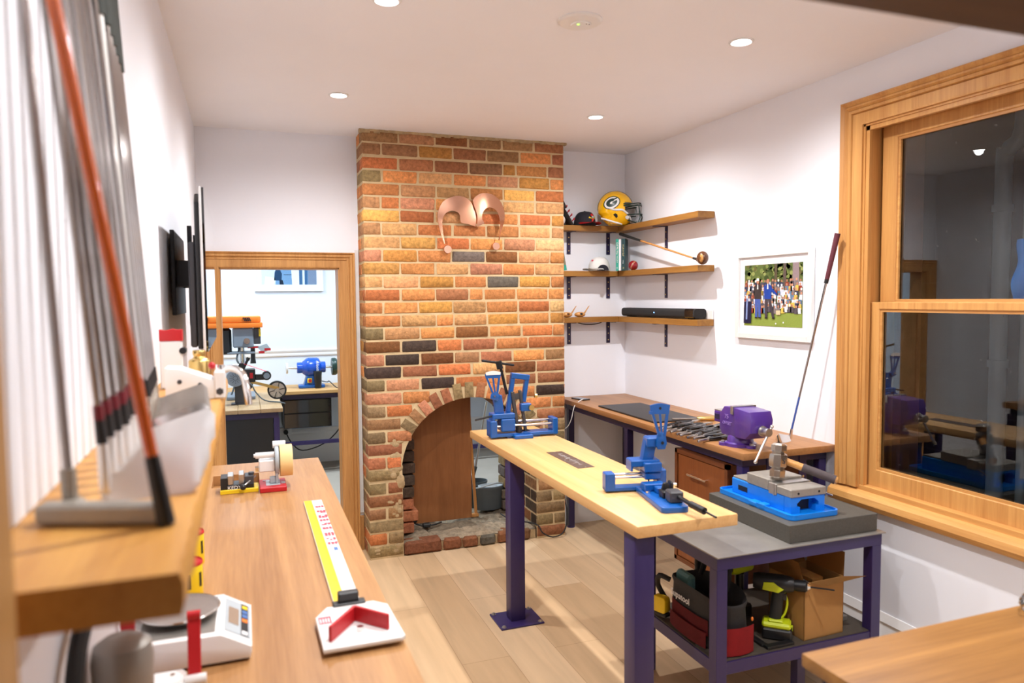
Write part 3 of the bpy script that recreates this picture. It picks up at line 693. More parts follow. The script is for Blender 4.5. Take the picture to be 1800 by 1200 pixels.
# bench along the far wall
t = thing('workbench', 'pale timber bench along the far wall carrying the blue buffing machine', 'bench', (0, 0, 0))
m = MB(); m.box((-1.34, 2.6, .81), (2.55, 3.19, .845), bev=.004); m.build('bench_top', M_farbench_x, t)
m = MB(); m.box((-.42, 2.63, .76), (2.5, 2.67, .81)); m.build('apron_rail', M_purpledark, t)
m = MB(); m.box((-.42, 2.64, .30), (1.15, 2.68, .335)); m.build('foot_rail', M_purple, t)
m = MB(); m.box((1.15, 2.64, .12), (2.5, 2.68, .165)); m.build('low_rail', M_purple, t)
for x in (.2, 1.15, 2.45):
    m = MB(); m.box((x, 2.64, 0), (x+.045, 2.685, .76)); m.build('leg', M_purple, t)
m = MB(); m.box((-.415, 2.66, .47), (.052, 3.1, .755)); DB = m.build('drawer_box', M_darkgrey, t)
m = MB(); m.box((-.405, 2.645, .62), (.045, 2.66, .75), bev=.003); m.build('drawer_front', M_blackgloss, DB)
m = MB(); m.box((-.405, 2.645, .475), (.045, 2.66, .612), bev=.003); m.build('drawer_front', M_blackgloss, DB)
t = thing('power_socket', 'white wall socket with black plug below the far bench', 'socket', (-.37, 3.178, .35))
m = MB(); m.box((-.06, 0, -.04), (.06, .01, .04), bev=.003); m.build('socket_plate', M_white, t)
m = MB(); m.cyl((.0, -.04, 0), (0, 0, 0), .024, n=14); m.build('plug', M_rubber, t)
m = MB(); m.tube([(0, -.03, 0), (.05, -.1, -.1), (.15, -.2, -.17), (.35, -.3, -.1), (.5, -.38, .05), (.52, -.51, .2), (.515, -.55, .42)], .006, n=6); m.build('cord', M_rubber, t)

# drill press standing on the left bench
t = thing('drill_press', 'bench drill press with orange belt cover and grey column', 'machine', (-.76, 2.3, .85), math.radians(0))
m = MB(); m.box((-.15, -.2, 0), (.09, .16, .035), bev=.008); m.build('base_plate', M_grey, t)
m = MB(); m.cyl((-.02, .04, .03), (-.02, .04, .66), .033, n=24); m.build('column', M_chrome, t)
m = MB(); m.box((-.14, -.06, .40), (.10, .12, .42), bev=.006); m.build('work_table', M_grey, t)
m = MB(); m.box((-.09, -.08, .46), (.09, .10, .64), bev=.012); m.build('head_casting', M_grey, t)
m = MB(); m.prism(rrect(-.42, -.12, .17, .14, .03), .64, .685, axes='xyz', bev=.006); m.prism(rrect(-.41, -.11, .155, .13, .03), .685, .745, axes='xyz', bev=.014); CV = m.build('belt_cover', M_orange, t)
m = MB()
for k in range(4): m.prism([(.0+.016*k, .735), (.009+.016*k, .735), (.025+.016*k, .70), (.016+.016*k, .70)], -.1225, -.1115, axes='xzy')
m.build('vent_slots', M_blackink, CV)
m = MB(); m.box((-.21, -.06, .40), (-.10, .08, .635), bev=.02); m.build('motor', M_black, t)
m = MB(); m.box((.09, -.07, .49), (.15, .06, .635), bev=.004); SP = m.build('switch_panel', M_darkgrey, t)
m = MB(); m.box((.135, -.075, .56), (.152, -.066, .63)); m.build('warning_label', M_yellow, SP)
m = MB(); m.cyl((.03, -.085, .52), (.03, -.10, .52), .026, n=18); m.build('feed_hub', M_chrome, t)
m = MB(); m.cyl((.08, -.02, .36), (.08, -.02, .46), .02, n=16); m.cyl((.08, -.02, .31), (.08, -.02, .36), .026, .02, n=16); m.build('chuck', M_black, t)
m = MB(); m.box((.035, -.06, .452), (.13, .03, .466)); m.build('guard_clamp', M_red, t)
m = MB(); m.prism([(.12, .46), (.20, .49), (.235, .44), (.16, .40)], -.06, -.02, axes='xzy'); GD = m.build('clear_guard', M_ltgrey, t)
m = MB(); m.box((.13, -.062, .402), (.18, -.06, .424)); m.box((.18, -.062, .425), (.235, -.06, .448)); m.build('guard_flap', M_red, GD)
m = MB(); m.tube([(-.03, 0, .46), (-.06, -.05, .36), (-.04, -.05, .28), (-.09, -.05, .1), (-.12, -.06, .02)], .008, n=8); m.build('flex_cord', M_bucket, t)

# belt grinder with a big spoked contact wheel
t = thing('belt_grinder', 'black belt grinder with round motor and spoked contact wheel on the left far bench', 'machine', (-.80, 1.85, .85))
m = MB(); m.box((-.07, -.06, 0), (.07, .06, .008)); m.box((-.04, -.035, .008), (.045, .035, .165), bev=.003); m.build('pedestal', M_darkgrey, t)
m = MB(); m.cyl((-.03, -.11, .235), (-.03, .09, .235), .072, n=36); mo = m.build('motor', M_darkgrey, t)
m = MB(); m.cyl((-.03, -.122, .235), (-.03, -.108, .235), .07, .074, n=36)
m.build('motor_cap', M_grey, mo)
m = MB()
for a in range(12):
    for r in (.018, .03, .042): m.cyl((-.03+r*math.cos(a*PI/6), -.124, .235+r*math.sin(a*PI/6)), (-.03+r*math.cos(a*PI/6), -.121, .235+r*math.sin(a*PI/6)), .003, n=6)
m.build('vent_holes', M_blackink, mo)
m = MB(); m.lathe([(.085, -.03), (.09, -.02), (.09, .02), (.085, .03)], M=TR(-.02, .06, .25) @ RX(PI/2), n=30); m.build('drive_guard', M_white, t)
m = MB(); m.box((.03, -.03, .18), (.13, .03, .30), bev=.006); m.cyl((.05, -.02, .17), (.05, -.0, .17), .06, n=24); m.build('arm_body', M_black, t)
m = MB(); m.box((.13, -.02, .2), (.21, .02, .25), bev=.004); m.build('tool_rest_arm', M_black, t)
m = MB(); m.box((.085, -.045, .22), (.11, -.03, .265)); m.build('red_switch', M_red, t)
m = MB(); m.cyl((.035, -.0, .30), (.075, -.0, .385), .011, n=12); m.cyl((.07, 0, .375), (.08, 0, .395), .016, n=12); m.build('tension_lever', M_black, t)
m = MB(); m.cyl((.022, -.03, .325), (.022, .03, .325), .027, n=22); m.build('tracking_wheel', M_rubber, t)
m = MB(); m.cyl((.222, -.03, .235), (.222, .03, .235), .038, n=26); iw = m.build('idler_wheel', M_rubber, t)
m = MB(); m.cyl((.222, -.034, .235), (.222, -.03, .235), .026, n=20); m.build('hub_cap', M_grey, iw)
m = MB(); m.box((.0, -.022, -.002), (.235, .022, .0), M=TR(.02, 0, .353) @ RY(math.atan2(.08, .2)), col=None); m.build('abrasive_belt', M_redink, t)
m = MB(); m.box((0, -.008, -.012), (.24, .008, .012), M=TR(.09, -.02, .19) @ RY(math.radians(17))); m.build('wheel_arm', M_brass, t)
m = MB(); m.lathe([(.066, -.02), (.078, -.02), (.08, -.012), (.08, .012), (.078, .02), (.066, .02)], M=TR(.305, 0, .105) @ RX(PI/2), n=44, cap=False); m.lathe([(.066, .02), (.066, -.02)], M=TR(.305, 0, .105) @ RX(PI/2), n=44, cap=False); wl = m.build('contact_wheel', M_rubber, t)
m = MB(); m.lathe([(.0, -.004), (.067, -.004), (.067, .012), (0, .012)], M=TR(.305, 0, .105) @ RX(PI/2), n=40, cap=False); m.cyl((.305, -.03, .105), (.305, .03, .105), .018, n=16)
for a in range(6):
    m.box((-.003, -.012, .015), (.003, .012, .066), M=TR(.305, 0, .105) @ RY(a*PI/3+.3))
m.build('spoked_disc', M_steel, wl)
m = MB(); m.tube([(.06, -.04, .20), (.1, -.06, .16), (.13, -.06, .1), (.2, -.08, .03), (.32, -.12, .012), (.36, -.2, .01)], .006, n=8); m.build('power_cord', M_bucket, t)

# blue buffing machine
t = thing('buffing_machine', 'blue buffing machine with tapered spindles and dark mop wheel', 'machine', (-.12, 2.86, .845))
m = MB(); m.lathe([(.0, -.14), (.052, -.14), (.056, -.135), (.056, -.09), (.062, -.085), (.092, -.05), (.1, -.03), (.1, .055), (.092, .075), (.062, .09), (.056, .095), (.056, .135), (.052, .14), (0, .14)], M=TR(0, 0, .205) @ RY(PI/2), n=40, cap=False); hs = m.build('motor_housing', M_bluemotor, t)
text('abbott', .042, M_whiteink, hs, TR(.055, -.103, .225) @ RY(PI/2) @ RX(PI/2), 'lettering', .001)
m = MB(); m.prism([(-.08, .03), (-.05, .13), (.05, .13), (.08, .03)], -.06, .06, axes='xzy', bev=.01); m.prism(rrect(-.13, -.08, .13, .08, .03), 0, .032, axes='xyz', bev=.008); m.build('pedestal', M_blue, t)
m = MB(); m.box((-.045, -.072, .055), (.0, -.058, .10), bev=.004); sw_ = m.build('switch_plate', M_yellow, t)
m = MB(); m.cyl((-.02, -.09, .078), (-.02, -.07, .078), .015, n=18); m.build('stop_button', M_red, sw_)
m = MB(); m.lathe([(.03, 0), (.036, .06), (.038, .13), (.042, .17), (.04, .175), (.0, .175)], M=TR(.055, -.10, 0), n=24, cap=True); m.build('black_duct', M_black, t)
m = MB(); m.cyl((-.22, 0, .205), (-.14, 0, .205), .009, .014, n=14); m.build('left_spindle', M_steel, t)
m = MB(); m.cyl((.14, 0, .205), (.21, 0, .205), .012, n=14); m.build('right_spindle', M_steel, t)
m = MB(); m.cyl((-.245, 0, .205), (-.228, 0, .205), .055, n=30); m.build('white_mop', M_whitem, t)
m = MB(); m.lathe([(.0, -.022), (.085, -.022), (.09, -.012), (.09, .012), (.08, .03), (0, .03)], M=TR(.225, 0, .205) @ RY(PI/2), n=36, cap=False); m.build('dark_mop', M_darkgreen, t)
m = MB(); m.tube([(.06, .03, .07), (.15, -.02, .05), (.17, -.06, .062), (.22, -.15, .012), (.26, -.268, .0), (.262, -.272, -.1), (.262, -.27, -.3)], .005, n=6); m.build('power_cord', M_rubber, t)

# framed monochrome photograph in the far room
def picture(name, label, loc, rot, w, h, fw, mw, paint):
    t = thing(name, label, 'picture', loc); t.rotation_euler = rot
    m = MB()
    for lo, hi in (((-w/2, 0, -h/2), (-w/2+fw, .022, h/2)), ((w/2-fw, 0, -h/2), (w/2, .022, h/2)), ((-w/2+fw, 0, -h/2), (w/2-fw, .022, -h/2+fw)), ((-w/2+fw, 0, h/2-fw), (w/2-fw, .022, h/2))):
        m.box((lo[0], -hi[1], lo[2]), (hi[0], 0, hi[2]), bev=.0015)
    m.build('frame', M_white, t)
    m = MB(); m.box((-w/2+fw*.8, -.010, -h/2+fw*.8), (w/2-fw*.8, -.001, h/2-fw*.8)); m.build('mount_board', M_matboard, t)
    pw, ph = w/2-fw-mw, h/2-fw-mw
    m = MB(); paint(m, pw, ph); m.build('photo_print', M_print, t, smooth=False, fix=False)
    return t
def flat(m, P, k, col):
    f = m.bm.faces.new([m.bm.verts.new((x, -.0105-.00025*k, z)) for x, z in P])
    if f.calc_center_median() and f.normal.y > 0: pass
    if m.cl is None: m.cl = m.bm.loops.layers.float_color.new('Col')
    for l in f.loops: l[m.cl] = col
def cl(r, g, b): return rgb(r, g, b)
def clipb(P, w, h): return [(max(-w, min(w, x)), max(-h, min(h, z))) for x, z in P]
def paint_bw(m, w, h):
    flat(m, [(-w, -h), (w, -h), (w, h), (-w, h)], 0, cl(110, 150, 190))
    R = random.Random(3)
    flat(m, [(-w, -h), (-.5*w, -h), (-.42*w, .6*h), (-.6*w, h), (-w, h)], 1, cl(196, 216, 232))
    flat(m, [(-.9*w, -h), (-.55*w, -h), (-.5*w, -.6*h), (-.85*w, -.5*h)], 2, cl(228, 238, 246))
    flat(m, [(-.55*w, -.75*h), (-.28*w, -.75*h), (-.26*w, -.35*h), (-.4*w, .2*h), (-.52*w, -.25*h)], 2, cl(30, 62, 96))
    flat(m, [(-.35*w, -h), (-.2*w, -h), (-.24*w, -.72*h), (-.36*w, -.7*h)], 3, cl(24, 40, 60))
    flat(m, [(.1*w, -h), (.36*w, -h), (.38*w, h), (.05*w, h)], 1, cl(222, 232, 240))
    flat(m, [(.36*w, -h), (.66*w, -h), (.68*w, .7*h), (.5*w, h), (.36*w, h)], 2, cl(60, 104, 150))
    flat(m, [(.48*w, -h), (.56*w, -h), (.56*w, h), (.48*w, h)], 3, cl(214, 228, 240))
    flat(m, [(-.2*w, -.42*h), (.1*w, -.42*h), (.1*w, -.38*h), (-.2*w, -.38*h)], 1, cl(50, 70, 90))
    flat(m, [(.68*w, -h), (w, -h), (w, h), (.72*w, h)], 1, cl(120, 140, 170))
    for x, z in ((-.45, .62), (.2, .68), (-.05, .7)): flat(m, [(x*w+a, z*h+b) for a, b in circ(.045, 14)], 4, cl(170, 190, 206))
picture('framed_photo', 'white framed blue-grey photograph on the far room wall', (-.292, 3.197, 2.07), (0, 0, 0), .688, .48, .022, .045, paint_bw)
# ------------------------------------------------------------------ centre bench
t = thing('standing_bench', 'long pale timber bench top on two purple steel posts in mid room', 'bench', (0, 0, 0))
m = MB(); m.box((.538, -2.568, .88), (.966, -.53, .925), bev=.005, seg=2); m.build('bench_top', M_maple, t)
for y in (-1.22, -2.53):
    m = MB(); m.box((.549, y, .008), (.631, y+.08, .8795), bev=.004, seg=2); lg = m.build('post', M_purple, t)
    m = MB(); m.box((.471, y-.066, 0), (.714, y+.136, .009), bev=.002); bp_ = m.build('base_plate', M_purple, lg)
    for bx, by in ((.49, y-.05), (.695, y-.05), (.49, y+.12), (.695, y+.12)):
        m = MB(); m.cyl((bx, by, .009), (bx, by, .011), .013, n=14); m.cyl((bx, by, .011), (bx, by, .018), .008, n=6); m.build('bolt', M_steel, bp_)
pl = MB(); pl.box((.722, -1.692, .9252), (.81, -1.305, .9265)); pl = pl.build('inlaid_plate', M_bronzeplate, t)
m = MB(); random.seed(4)
pts = []
for k in range(58):
    s = k/57; y = -1.36-.27*s; pts.append((.768+.017*math.sin(k*2.1)*(.5+.5*math.sin(k*.55+1))+.006*math.sin(k*.9), y+.006*math.cos(k*2.1), .9268))
m.tube(pts, .0011, n=4, smooth=3); m.tube([(.775, -1.46, .9268), (.74, -1.5, .9268), (.735, -1.54, .9268), (.785, -1.56, .9268), (.79, -1.52, .9268)], .001, n=4)
m.build('etched_script', M_greyink, pl)
for y in (-1.315, -1.682):
    m = MB(); m.cyl((.766, y, .9262), (.766, y, .9272), .004, n=10); m.build('screw', M_steel, pl)

# ------------------------------------------------------------------ blue loft gauges on the bench
def fan(m, cx, z0, z1, xb, xt0, xt1, y0, y1, bar=.011, top=.042):
    """tapering protractor arm: two slanted side bars, a middle bar and a head plate"""
    m.prism([(cx-xb, z0), (cx-xb+bar, z0), (xt0+bar, z1-top), (xt0, z1-top+.0)], y0, y1, axes='xzy')
    m.prism([(cx+xb-bar, z0), (cx+xb, z0), (xt1, z1-top), (xt1-bar, z1-top)], y0, y1, axes='xzy')
    m.prism([(cx-.004, z0), (cx+.004, z0), ((xt0+xt1)/2+.005, z1-top), ((xt0+xt1)/2-.005, z1-top)], y0+.002, y1-.002, axes='xzy')
    P = [(xt0-.001, z1-top-.002), (xt1+.001, z1-top-.002)]
    c = (xt0+xt1)/2; w = (xt1-xt0)/2
    P += [(xt1+.006-(2*w+.012)*k/10, z1-.008+.008*math.sin(PI*k/10)) for k in range(11)]
    m.prism(P, y0, y1, axes='xzy')
t = thing('loft_gauge', 'bright blue bending gauge with black clamp screw at the near end of the pale bench', 'gauge', (.77, -2.14, .925), math.radians(-11.8))
m = MB(); m.box((-.13, -.02, .006), (.13, .03, .024), bev=.003); m.box((-.13, -.022, .006), (-.088, .032, .082), bev=.004); m.box((.092, -.022, .006), (.132, .032, .09), bev=.004); m.build('cross_frame', M_blue, t)
m = MB(); m.prism(rrect(.0, -.335, .108, .02, .018), 0, .022, axes='xyz', bev=.003); BPp = m.build('base_plate', M_blue, t)
m = MB(); m.cyl((-.1, .02, .068), (.1, .02, .068), .0055, n=14); m.cyl((-.1, -.008, .062), (.1, -.008, .062), .0055, n=14); m.build('guide_rods', M_chrome, t)
m = MB(); m.box((.035, -.035, .052), (.105, .04, .082), bev=.004); m.build('carriage', M_blue, t)
m = MB(); m.box((-.02, -.02, .104), (.105, .055, .132), bev=.004); m.box((.03, -.045, .085), (.105, .05, .125), bev=.004); m.box((-.02, -.018, .086), (-.012, .053, .11)); m.build('top_slide', M_blue, t)
m = MB(); m.prism([(.03, .13), (.078, .13), (.098, .225), (.048, .225)], -.012, .03, axes='xzy', bev=.003); m.box((.046, -.03, .185), (.118, .028, .228), bev=.006); m.build('post', M_blue, t)
m = MB(); m.prism([(.088, .18), (.118, .18), (.126, .205), (.118, .245), (.1, .255), (.084, .24), (.08, .2)], -.046, -.030, axes='xzy', bev=.003); pv = m.build('pivot_block', M_blue, t)
m = MB(); m.cyl((.105, -.05, .208), (.105, -.045, .208), .006, n=12); m.build('pivot_pin', M_blackink, pv)
m = MB(); fan(m, .104, .235, .372, .016, .058, .132, -.046, -.038); m.prism([(.052, .328), (.062, .328), (.062, .34), (.052, .34)], -.05, -.03, axes='xzy'); fn = m.build('protractor_arm', M_blue, t)
m = MB(); m.cyl((.095, -.0475, .352), (.095, -.0455, .352), .0055, n=12); m.build('dark_hole', M_blackink, fn)
m = MB(); m.cyl((.052, -.03, .02), (.052, -.03, .088), .0035, n=8); m.build('locking_pin', M_blacksteel, t)
m = MB(); m.box((.01, -.10, .022), (.10, -.05, .052), bev=.004); m.box((.05, -.14, .022), (.106, -.10, .045), bev=.003); m.build('anvil_block', M_blue, t)
m = MB(); m.cyl((.02, -.12, .022), (.02, -.12, .03), .011, n=16); m.build('knurled_knob', M_chrome, t)
m = MB(); m.cyl((.1, -.15, .06), (.125, -.15, .06), .008, n=12); m.build('knurled_knob', M_chrome, t)
m = MB(); m.prism([(.045, .022), (.06, .075), (.075, .078), (.085, .07), (.085, .022)], -.185, -.172, axes='xzy', bev=.002); m.box((.046, -.215, .022), (.098, -.165, .05), bev=.004); m.box((.088, -.19, .03), (.1, -.15, .08), bev=.004); m.build('clamp_fork', M_black, t)
m = MB(); m.box((.05, -.285, .022), (.104, -.225, .066), bev=.005); m.build('clamp_block', M_darkgrey, t)
m = MB(); m.cyl((.084, -.285, .047), (.10, -.36, .040), .0085, n=14); m.cyl((.1, -.36, .040), (.125, -.43, .032), .0125, .0135, n=16); m.cyl((.125, -.43, .032), (.143, -.49, .026), .004, n=8); m.build('clamp_screw', M_blacksteel, t)

t = thing('loft_gauge', 'darker blue bending gauge with black T-handle at the chimney end of the pale bench', 'gauge', (.77, -.83, .925), math.radians(-3))
m = MB(); m.box((-.205, -.045, .010), (.205, .045, .03), bev=.003); m.box((-.205, -.047, .008), (-.165, .047, .105), bev=.004); m.box((.175, -.047, .008), (.207, .047, .105), bev=.004); m.box((-.07, -.085, 0), (.04, .0, .022), bev=.003); m.box((-.1, -.03, 0), (.1, .1, .012)); m.build('cross_frame', M_blue, t)
m = MB(); m.cyl((-.17, .025, .088), (.19, .025, .088), .0075, n=14); m.cyl((-.17, -.025, .072), (.19, -.025, .072), .0075, n=14); m.build('guide_rods', M_chrome, t)
m = MB(); m.box((-.14, -.045, .04), (-.055, .045, .115), bev=.006); m.box((-.19, -.04, .115), (-.055, .05, .145), bev=.004); m.box((-.19, -.04, .09), (-.178, .05, .12)); m.build('carriage', M_blue, t)
m = MB(); m.prism([(-.165, .14), (-.115, .14), (-.128, .25), (-.178, .25)], -.02, .02, axes='xzy', bev=.003); m.build('post', M_blue, t)
m = MB(); m.prism([(-.2, .235), (-.16, .22), (-.14, .25), (-.165, .275), (-.195, .262)], -.035, -.018, axes='xzy', bev=.003); pv = m.build('pivot_block', M_blue, t)
m = MB(); m.cyl((-.178, -.04, .25), (-.178, -.034, .25), .006, n=12); m.build('pivot_pin', M_chrome, pv)
m = MB(); fan(m, -.172, .262, .385, .018, -.226, -.142, -.034, -.026, top=.03); fn = m.build('protractor_arm', M_blue, t)
m = MB(); m.prism([(-.226, .372), (-.142, .372)]+[(-.139-.09*k/8, .387+.008*math.sin(PI*k/8)) for k in range(9)], -.038, -.034, axes='xzy'); m.build('white_scale', M_whiteink, fn)
m = MB(); m.cyl((-.29, -.02, .115), (-.19, -.02, .132), .0055, n=8); m.build('lever_rod', M_blacksteel, t)
Ma = TR(0, 0, .0) @ RY(math.radians(9))
m = MB(); m.box((-.115, .01, .13), (-.09, .04, .355), M=Ma, bev=.003); m.box((-.028, .01, .2), (-.004, .04, .355), M=Ma, bev=.003); m.box((-.115, .005, .33), (-.004, .045, .362), M=Ma, bev=.003); m.build('tilt_frame', M_blue, t)
Mb = RY(math.radians(-8))
m = MB(); m.box((-.03, -.005, .02), (-.012, .02, .27), M=Mb, bev=.002); m.box((.018, -.005, .02), (.034, .02, .27), M=Mb, bev=.002); m.box((-.03, .0, .22), (.034, .018, .255), M=Mb, bev=.002); m.box((-.05, -.0, .012), (.05, .06, .03)); m.build('twin_rails', M_darkgrey, t)
m = MB(); m.box((-.012, -.025, .15), (.05, .02, .195), bev=.004); m.build('rail_slide', M_blue, t)
m = MB(); m.cyl((.045, -.045, .172), (.045, -.025, .172), .016, n=18); m.cyl((.085, -.02, .238), (.07, -.02, .238), .013, n=16); m.cyl((-.075, -.03, .135), (-.06, -.03, .135), .01, n=12); m.build('brass_knobs', M_brass, t)
m = MB(); m.cyl((-.085, .025, .25), (-.125, .025, .42), .009, n=12); m.cyl((-.125, .025, .40), (-.135, .025, .445), .019, n=14); m.cyl((-.235, .02, .452), (-.04, .03, .418), .007, n=10); m.build('t_handle', M_blacksteel, t)
m = MB(); m.cyl((-.03, -.03, .03), (-.03, -.03, .06), .018, n=14); m.build('black_stop', M_black, t)

# ------------------------------------------------------------------ desk along the right wall
t = thing('wall_desk', 'brown timber desk on purple steel legs along the right wall', 'desk', (0, 0, 0))
m = MB(); m.box((1.482, -1.93, .945), (2.049, .248, .98), bev=.004, seg=2); m.build('desk_top', M_desk, t)
m = MB(); m.box((1.515, -1.88, .902), (1.55, .2, .945)); m.box((2.0, -1.88, .902), (2.035, .2, .945)); m.box((1.55, -1.88, .902), (2.0, -1.845, .945)); m.build('top_frame', M_purpledark, t)
for x, y in ((1.515, .14), (1.515, -.745), (1.515, -1.88), (1.99, -1.88), (1.99, .14)):
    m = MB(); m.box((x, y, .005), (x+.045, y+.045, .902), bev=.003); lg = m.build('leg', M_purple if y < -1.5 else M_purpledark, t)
    m = MB(); m.cyl((x+.022, y+.022, 0), (x+.022, y+.022, .008), .03, n=18); m.build('foot_pad', M_purple, lg)
for x in (1.66, 1.86):
    m = MB(); m.box((x, -1.884, .80), (x+.045, -1.878, .945), bev=.001); tb = m.build('hanging_tab', M_purpledark, t)
    m = MB(); m.cyl((x+.022, -1.888, .825), (x+.022, -1.884, .825), .006, n=10); m.build('bolt', M_steel, tb)
t = thing('drawer_cabinet', 'dark wood drawer cabinet with steel bar handle under the desk', 'cabinet', (0, 0, 0))
m = MB(); m.box((1.505, -1.80, .27), (1.98, -1.33, .895), bev=.003); m.box((1.488, -1.80, .872), (1.51, -1.33, .895)); m.box((1.488, -1.80, .27), (1.51, -1.33, .292)); m.box((1.488, -1.352, .27), (1.51, -1.33, .895)); m.box((1.488, -1.80, .27), (1.51, -1.778, .895)); m.build('carcass', M_cabframe, t)
for z0, z1 in ((.665, .868), (.485, .658), (.296, .478)):
    m = MB(); m.box((1.494, -1.774, z0), (1.512, -1.356, z1), bev=.002); df = m.build('drawer', M_cab, t)
    zc = (z0+z1)/2+.012
    m = MB(); m.cyl((1.472, -1.645, zc), (1.472, -1.475, zc), .006, n=12); m.cyl((1.472, -1.63, zc), (1.495, -1.63, zc), .004, n=8); m.cyl((1.472, -1.49, zc), (1.495, -1.49, zc), .004, n=8); m.build('bar_handle', M_chrome, df)
m = MB(); m.box((1.535, -1.03, .980), (1.868, -.30, .990), bev=.002); o = m.build('desk_mat', M_black)
tag(o, 'flat black mat lying on the brown desk', 'mat')
t = thing('phone', 'small phone charging at the chimney end of the desk', 'phone', (1.585, .085, .98), math.radians(15))
m = MB(); m.prism(rrect(-.035, -.07, .035, .07, .008), 0, .008, axes='xyz'); m.build('body', M_black, t)
m = MB(); m.prism(rrect(-.031, -.064, .031, .064, .005), .008, .0086, axes='xyz'); m.build('screen', mat('phone_glass', rgb(70, 90, 110), .05, 0, 0), t)
t = thing('charging_cable', 'white charging cable drooping off the desk to the chimney', 'cable', (0, 0, 0))
m = MB(); m.tube([(1.575, .02, .987), (1.56, -.01, .995), (1.52, -.03, .985), (1.478, -.035, .95), (1.462, -.02, .86), (1.452, .02, .80), (1.436, .05, .775), (1.424, .08, .775), (1.423, .12, .80)], .003, n=6); m.build('cord', M_white, t)

# pliers
def plier(lab):
    t = thing('pliers', lab, 'pliers', (0, 0, 0), 0, 'black-handled pliers on the desk')
    m = MB()
    for s in (-1, 1):
        m.prism([(-.085, s*.002), (-.08, s*.006), (-.045, s*.012), (-.02, s*.014), (0, s*.010), (0, s*.0005)], -.006, .006, axes='xyz', bev=.001)
    m.cyl((-.012, 0, -.0075), (-.012, 0, .0075), .011, n=16); m.build('jaws', M_satin, t)
    for s in (-1, 1):
        m = MB(); m.tube([(-.006, s*.006, 0), (.02, s*.018, 0), (.06, s*.026, 0), (.10, s*.024, 0), (.128, s*.018, 0)], [.0095, .0125], n=8); m.build('handle_grip', M_blackgloss, t)
    return t
NM = ['farthest from the vise', 'second from the mat end', 'third from the mat end', 'fourth from the mat end', 'middle of the row', 'fourth from the vise end', 'third from the vise end', 'second from the vise end', 'nearest the desk corner']
base = plier('pliers with steel jaws over the desk edge, ' + NM[0]); random.seed(9)
for k in range(9):
    o = base if k == 0 else copy_tree(base)
    o['label'] = 'pliers with steel jaws over the desk edge, ' + NM[k]
    o.location = (1.525+random.uniform(-.006, .006), -1.185-.052*k, .990+.004*(k % 2)); o.rotation_euler = (random.uniform(-.2, .2), -.02, math.radians(12+random.uniform(-5, 5)))
NB = ['nearest the black mat', 'behind the middle of the front row', 'between mat and vise', 'beside the purple vise slide', 'closest to the wall']
for k, (x, y, a) in enumerate(((1.74, -1.12, 200), (1.75, -1.22, 196), (1.76, -1.31, 205), (1.74, -1.41, 192), (1.86, -1.28, 210))):
    o = copy_tree(base); o['label'] = 'black pliers in the back row on the desk, ' + NB[k]
    o.location = (x, y, .991); o.rotation_euler = (0, 0, math.radians(a))
t = thing('file', 'pale gold handled file lying behind the black pliers', 'tool', (1.93, -1.10, .995), math.radians(160))
m = MB(); m.lathe([(.0, 0), (.012, .004), (.017, .03), (.013, .07), (.016, .1), (.011, .118), (0, .12)], M=RY(PI/2), n=16, cap=False); m.build('handle', M_brass, t)
m = MB(); m.box((.118, -.009, -.003), (.27, .009, .003)); m.build('blade', M_steel, t)

# purple bench vise
t = thing('bench_vise', 'purple bench vise bolted to the near corner of the brown desk', 'vise', (1.60, -1.755, .98))
m = MB(); m.lathe([(.0, 0), (.078, 0), (.078, .016), (.066, .022), (.062, .05), (.058, .055), (0, .055)], n=36, cap=False)
for a in (30, 150, 270): m.cyl((.082*math.cos(math.radians(a)), .082*math.sin(math.radians(a)), 0), (.082*math.cos(math.radians(a)), .082*math.sin(math.radians(a)), .015), .024, n=16)
m.build('swivel_base', M_visepurple, t)
for a in (30, 150, 270):
    m = MB(); m.cyl((.086*math.cos(math.radians(a)), .086*math.sin(math.radians(a)), .015), (.086*math.cos(math.radians(a)), .086*math.sin(math.radians(a)), .024), .010, n=6); m.build('base_bolt', M_steel, t)
m = MB(); m.prism([(-.045, .05), (.075, .05), (.095, .075), (.098, .15), (.06, .195), (-.008, .198), (-.012, .165), (-.03, .135), (-.045, .12)], -.058, .058, axes='yzx', bev=.006); fj = m.build('fixed_jaw', M_visepurple, t)
text('75', .032, M_castletter, fj, TR(-.0590, .035, .145) @ RZ(-PI/2) @ RX(PI/2), 'cast_number', .0014)
text('OFFSET', .023, M_castletter, fj, TR(-.0590, .03, .112) @ RZ(-PI/2) @ RX(PI/2), 'cast_word', .0014)
m = MB(); m.box((-.034, .09, .10), (.034, .175, .158), bev=.004); sl = m.build('slide_bar', M_visepurple, t)
m = MB(); m.box((-.032, .09, .158), (.032, .175, .163)); m.build('slide_top', M_steel, sl)
m = MB(); m.box((-.036, .105, .115), (-.034, .168, .143), bev=.0008); m.build('cast_panel', M_purpledark, sl)
m = MB(); m.prism([(-.03, .05), (-.12, .055), (-.158, .09), (-.165, .15), (-.15, .192), (-.03, .200), (-.026, .17), (-.045, .14), (-.05, .06)], -.066, .066, axes='yzx', bev=.007); mj = m.build('moving_jaw', M_visepurple, t)
m = MB(); m.box((-.07, -.03, .165), (.07, -.018, .205)); m.build('jaw_plate', M_steel, mj)
m = MB(); m.box((-.066, -.014, .165), (.066, -.004, .205)); m.build('jaw_plate', M_steel, fj)
m = MB(); m.cyl((0, -.16, .10), (0, -.215, .10), .020, n=20); m.cyl((0, -.165, .10), (0, -.17, .10), .026, n=20); m.build('spindle_head', M_steel, t)
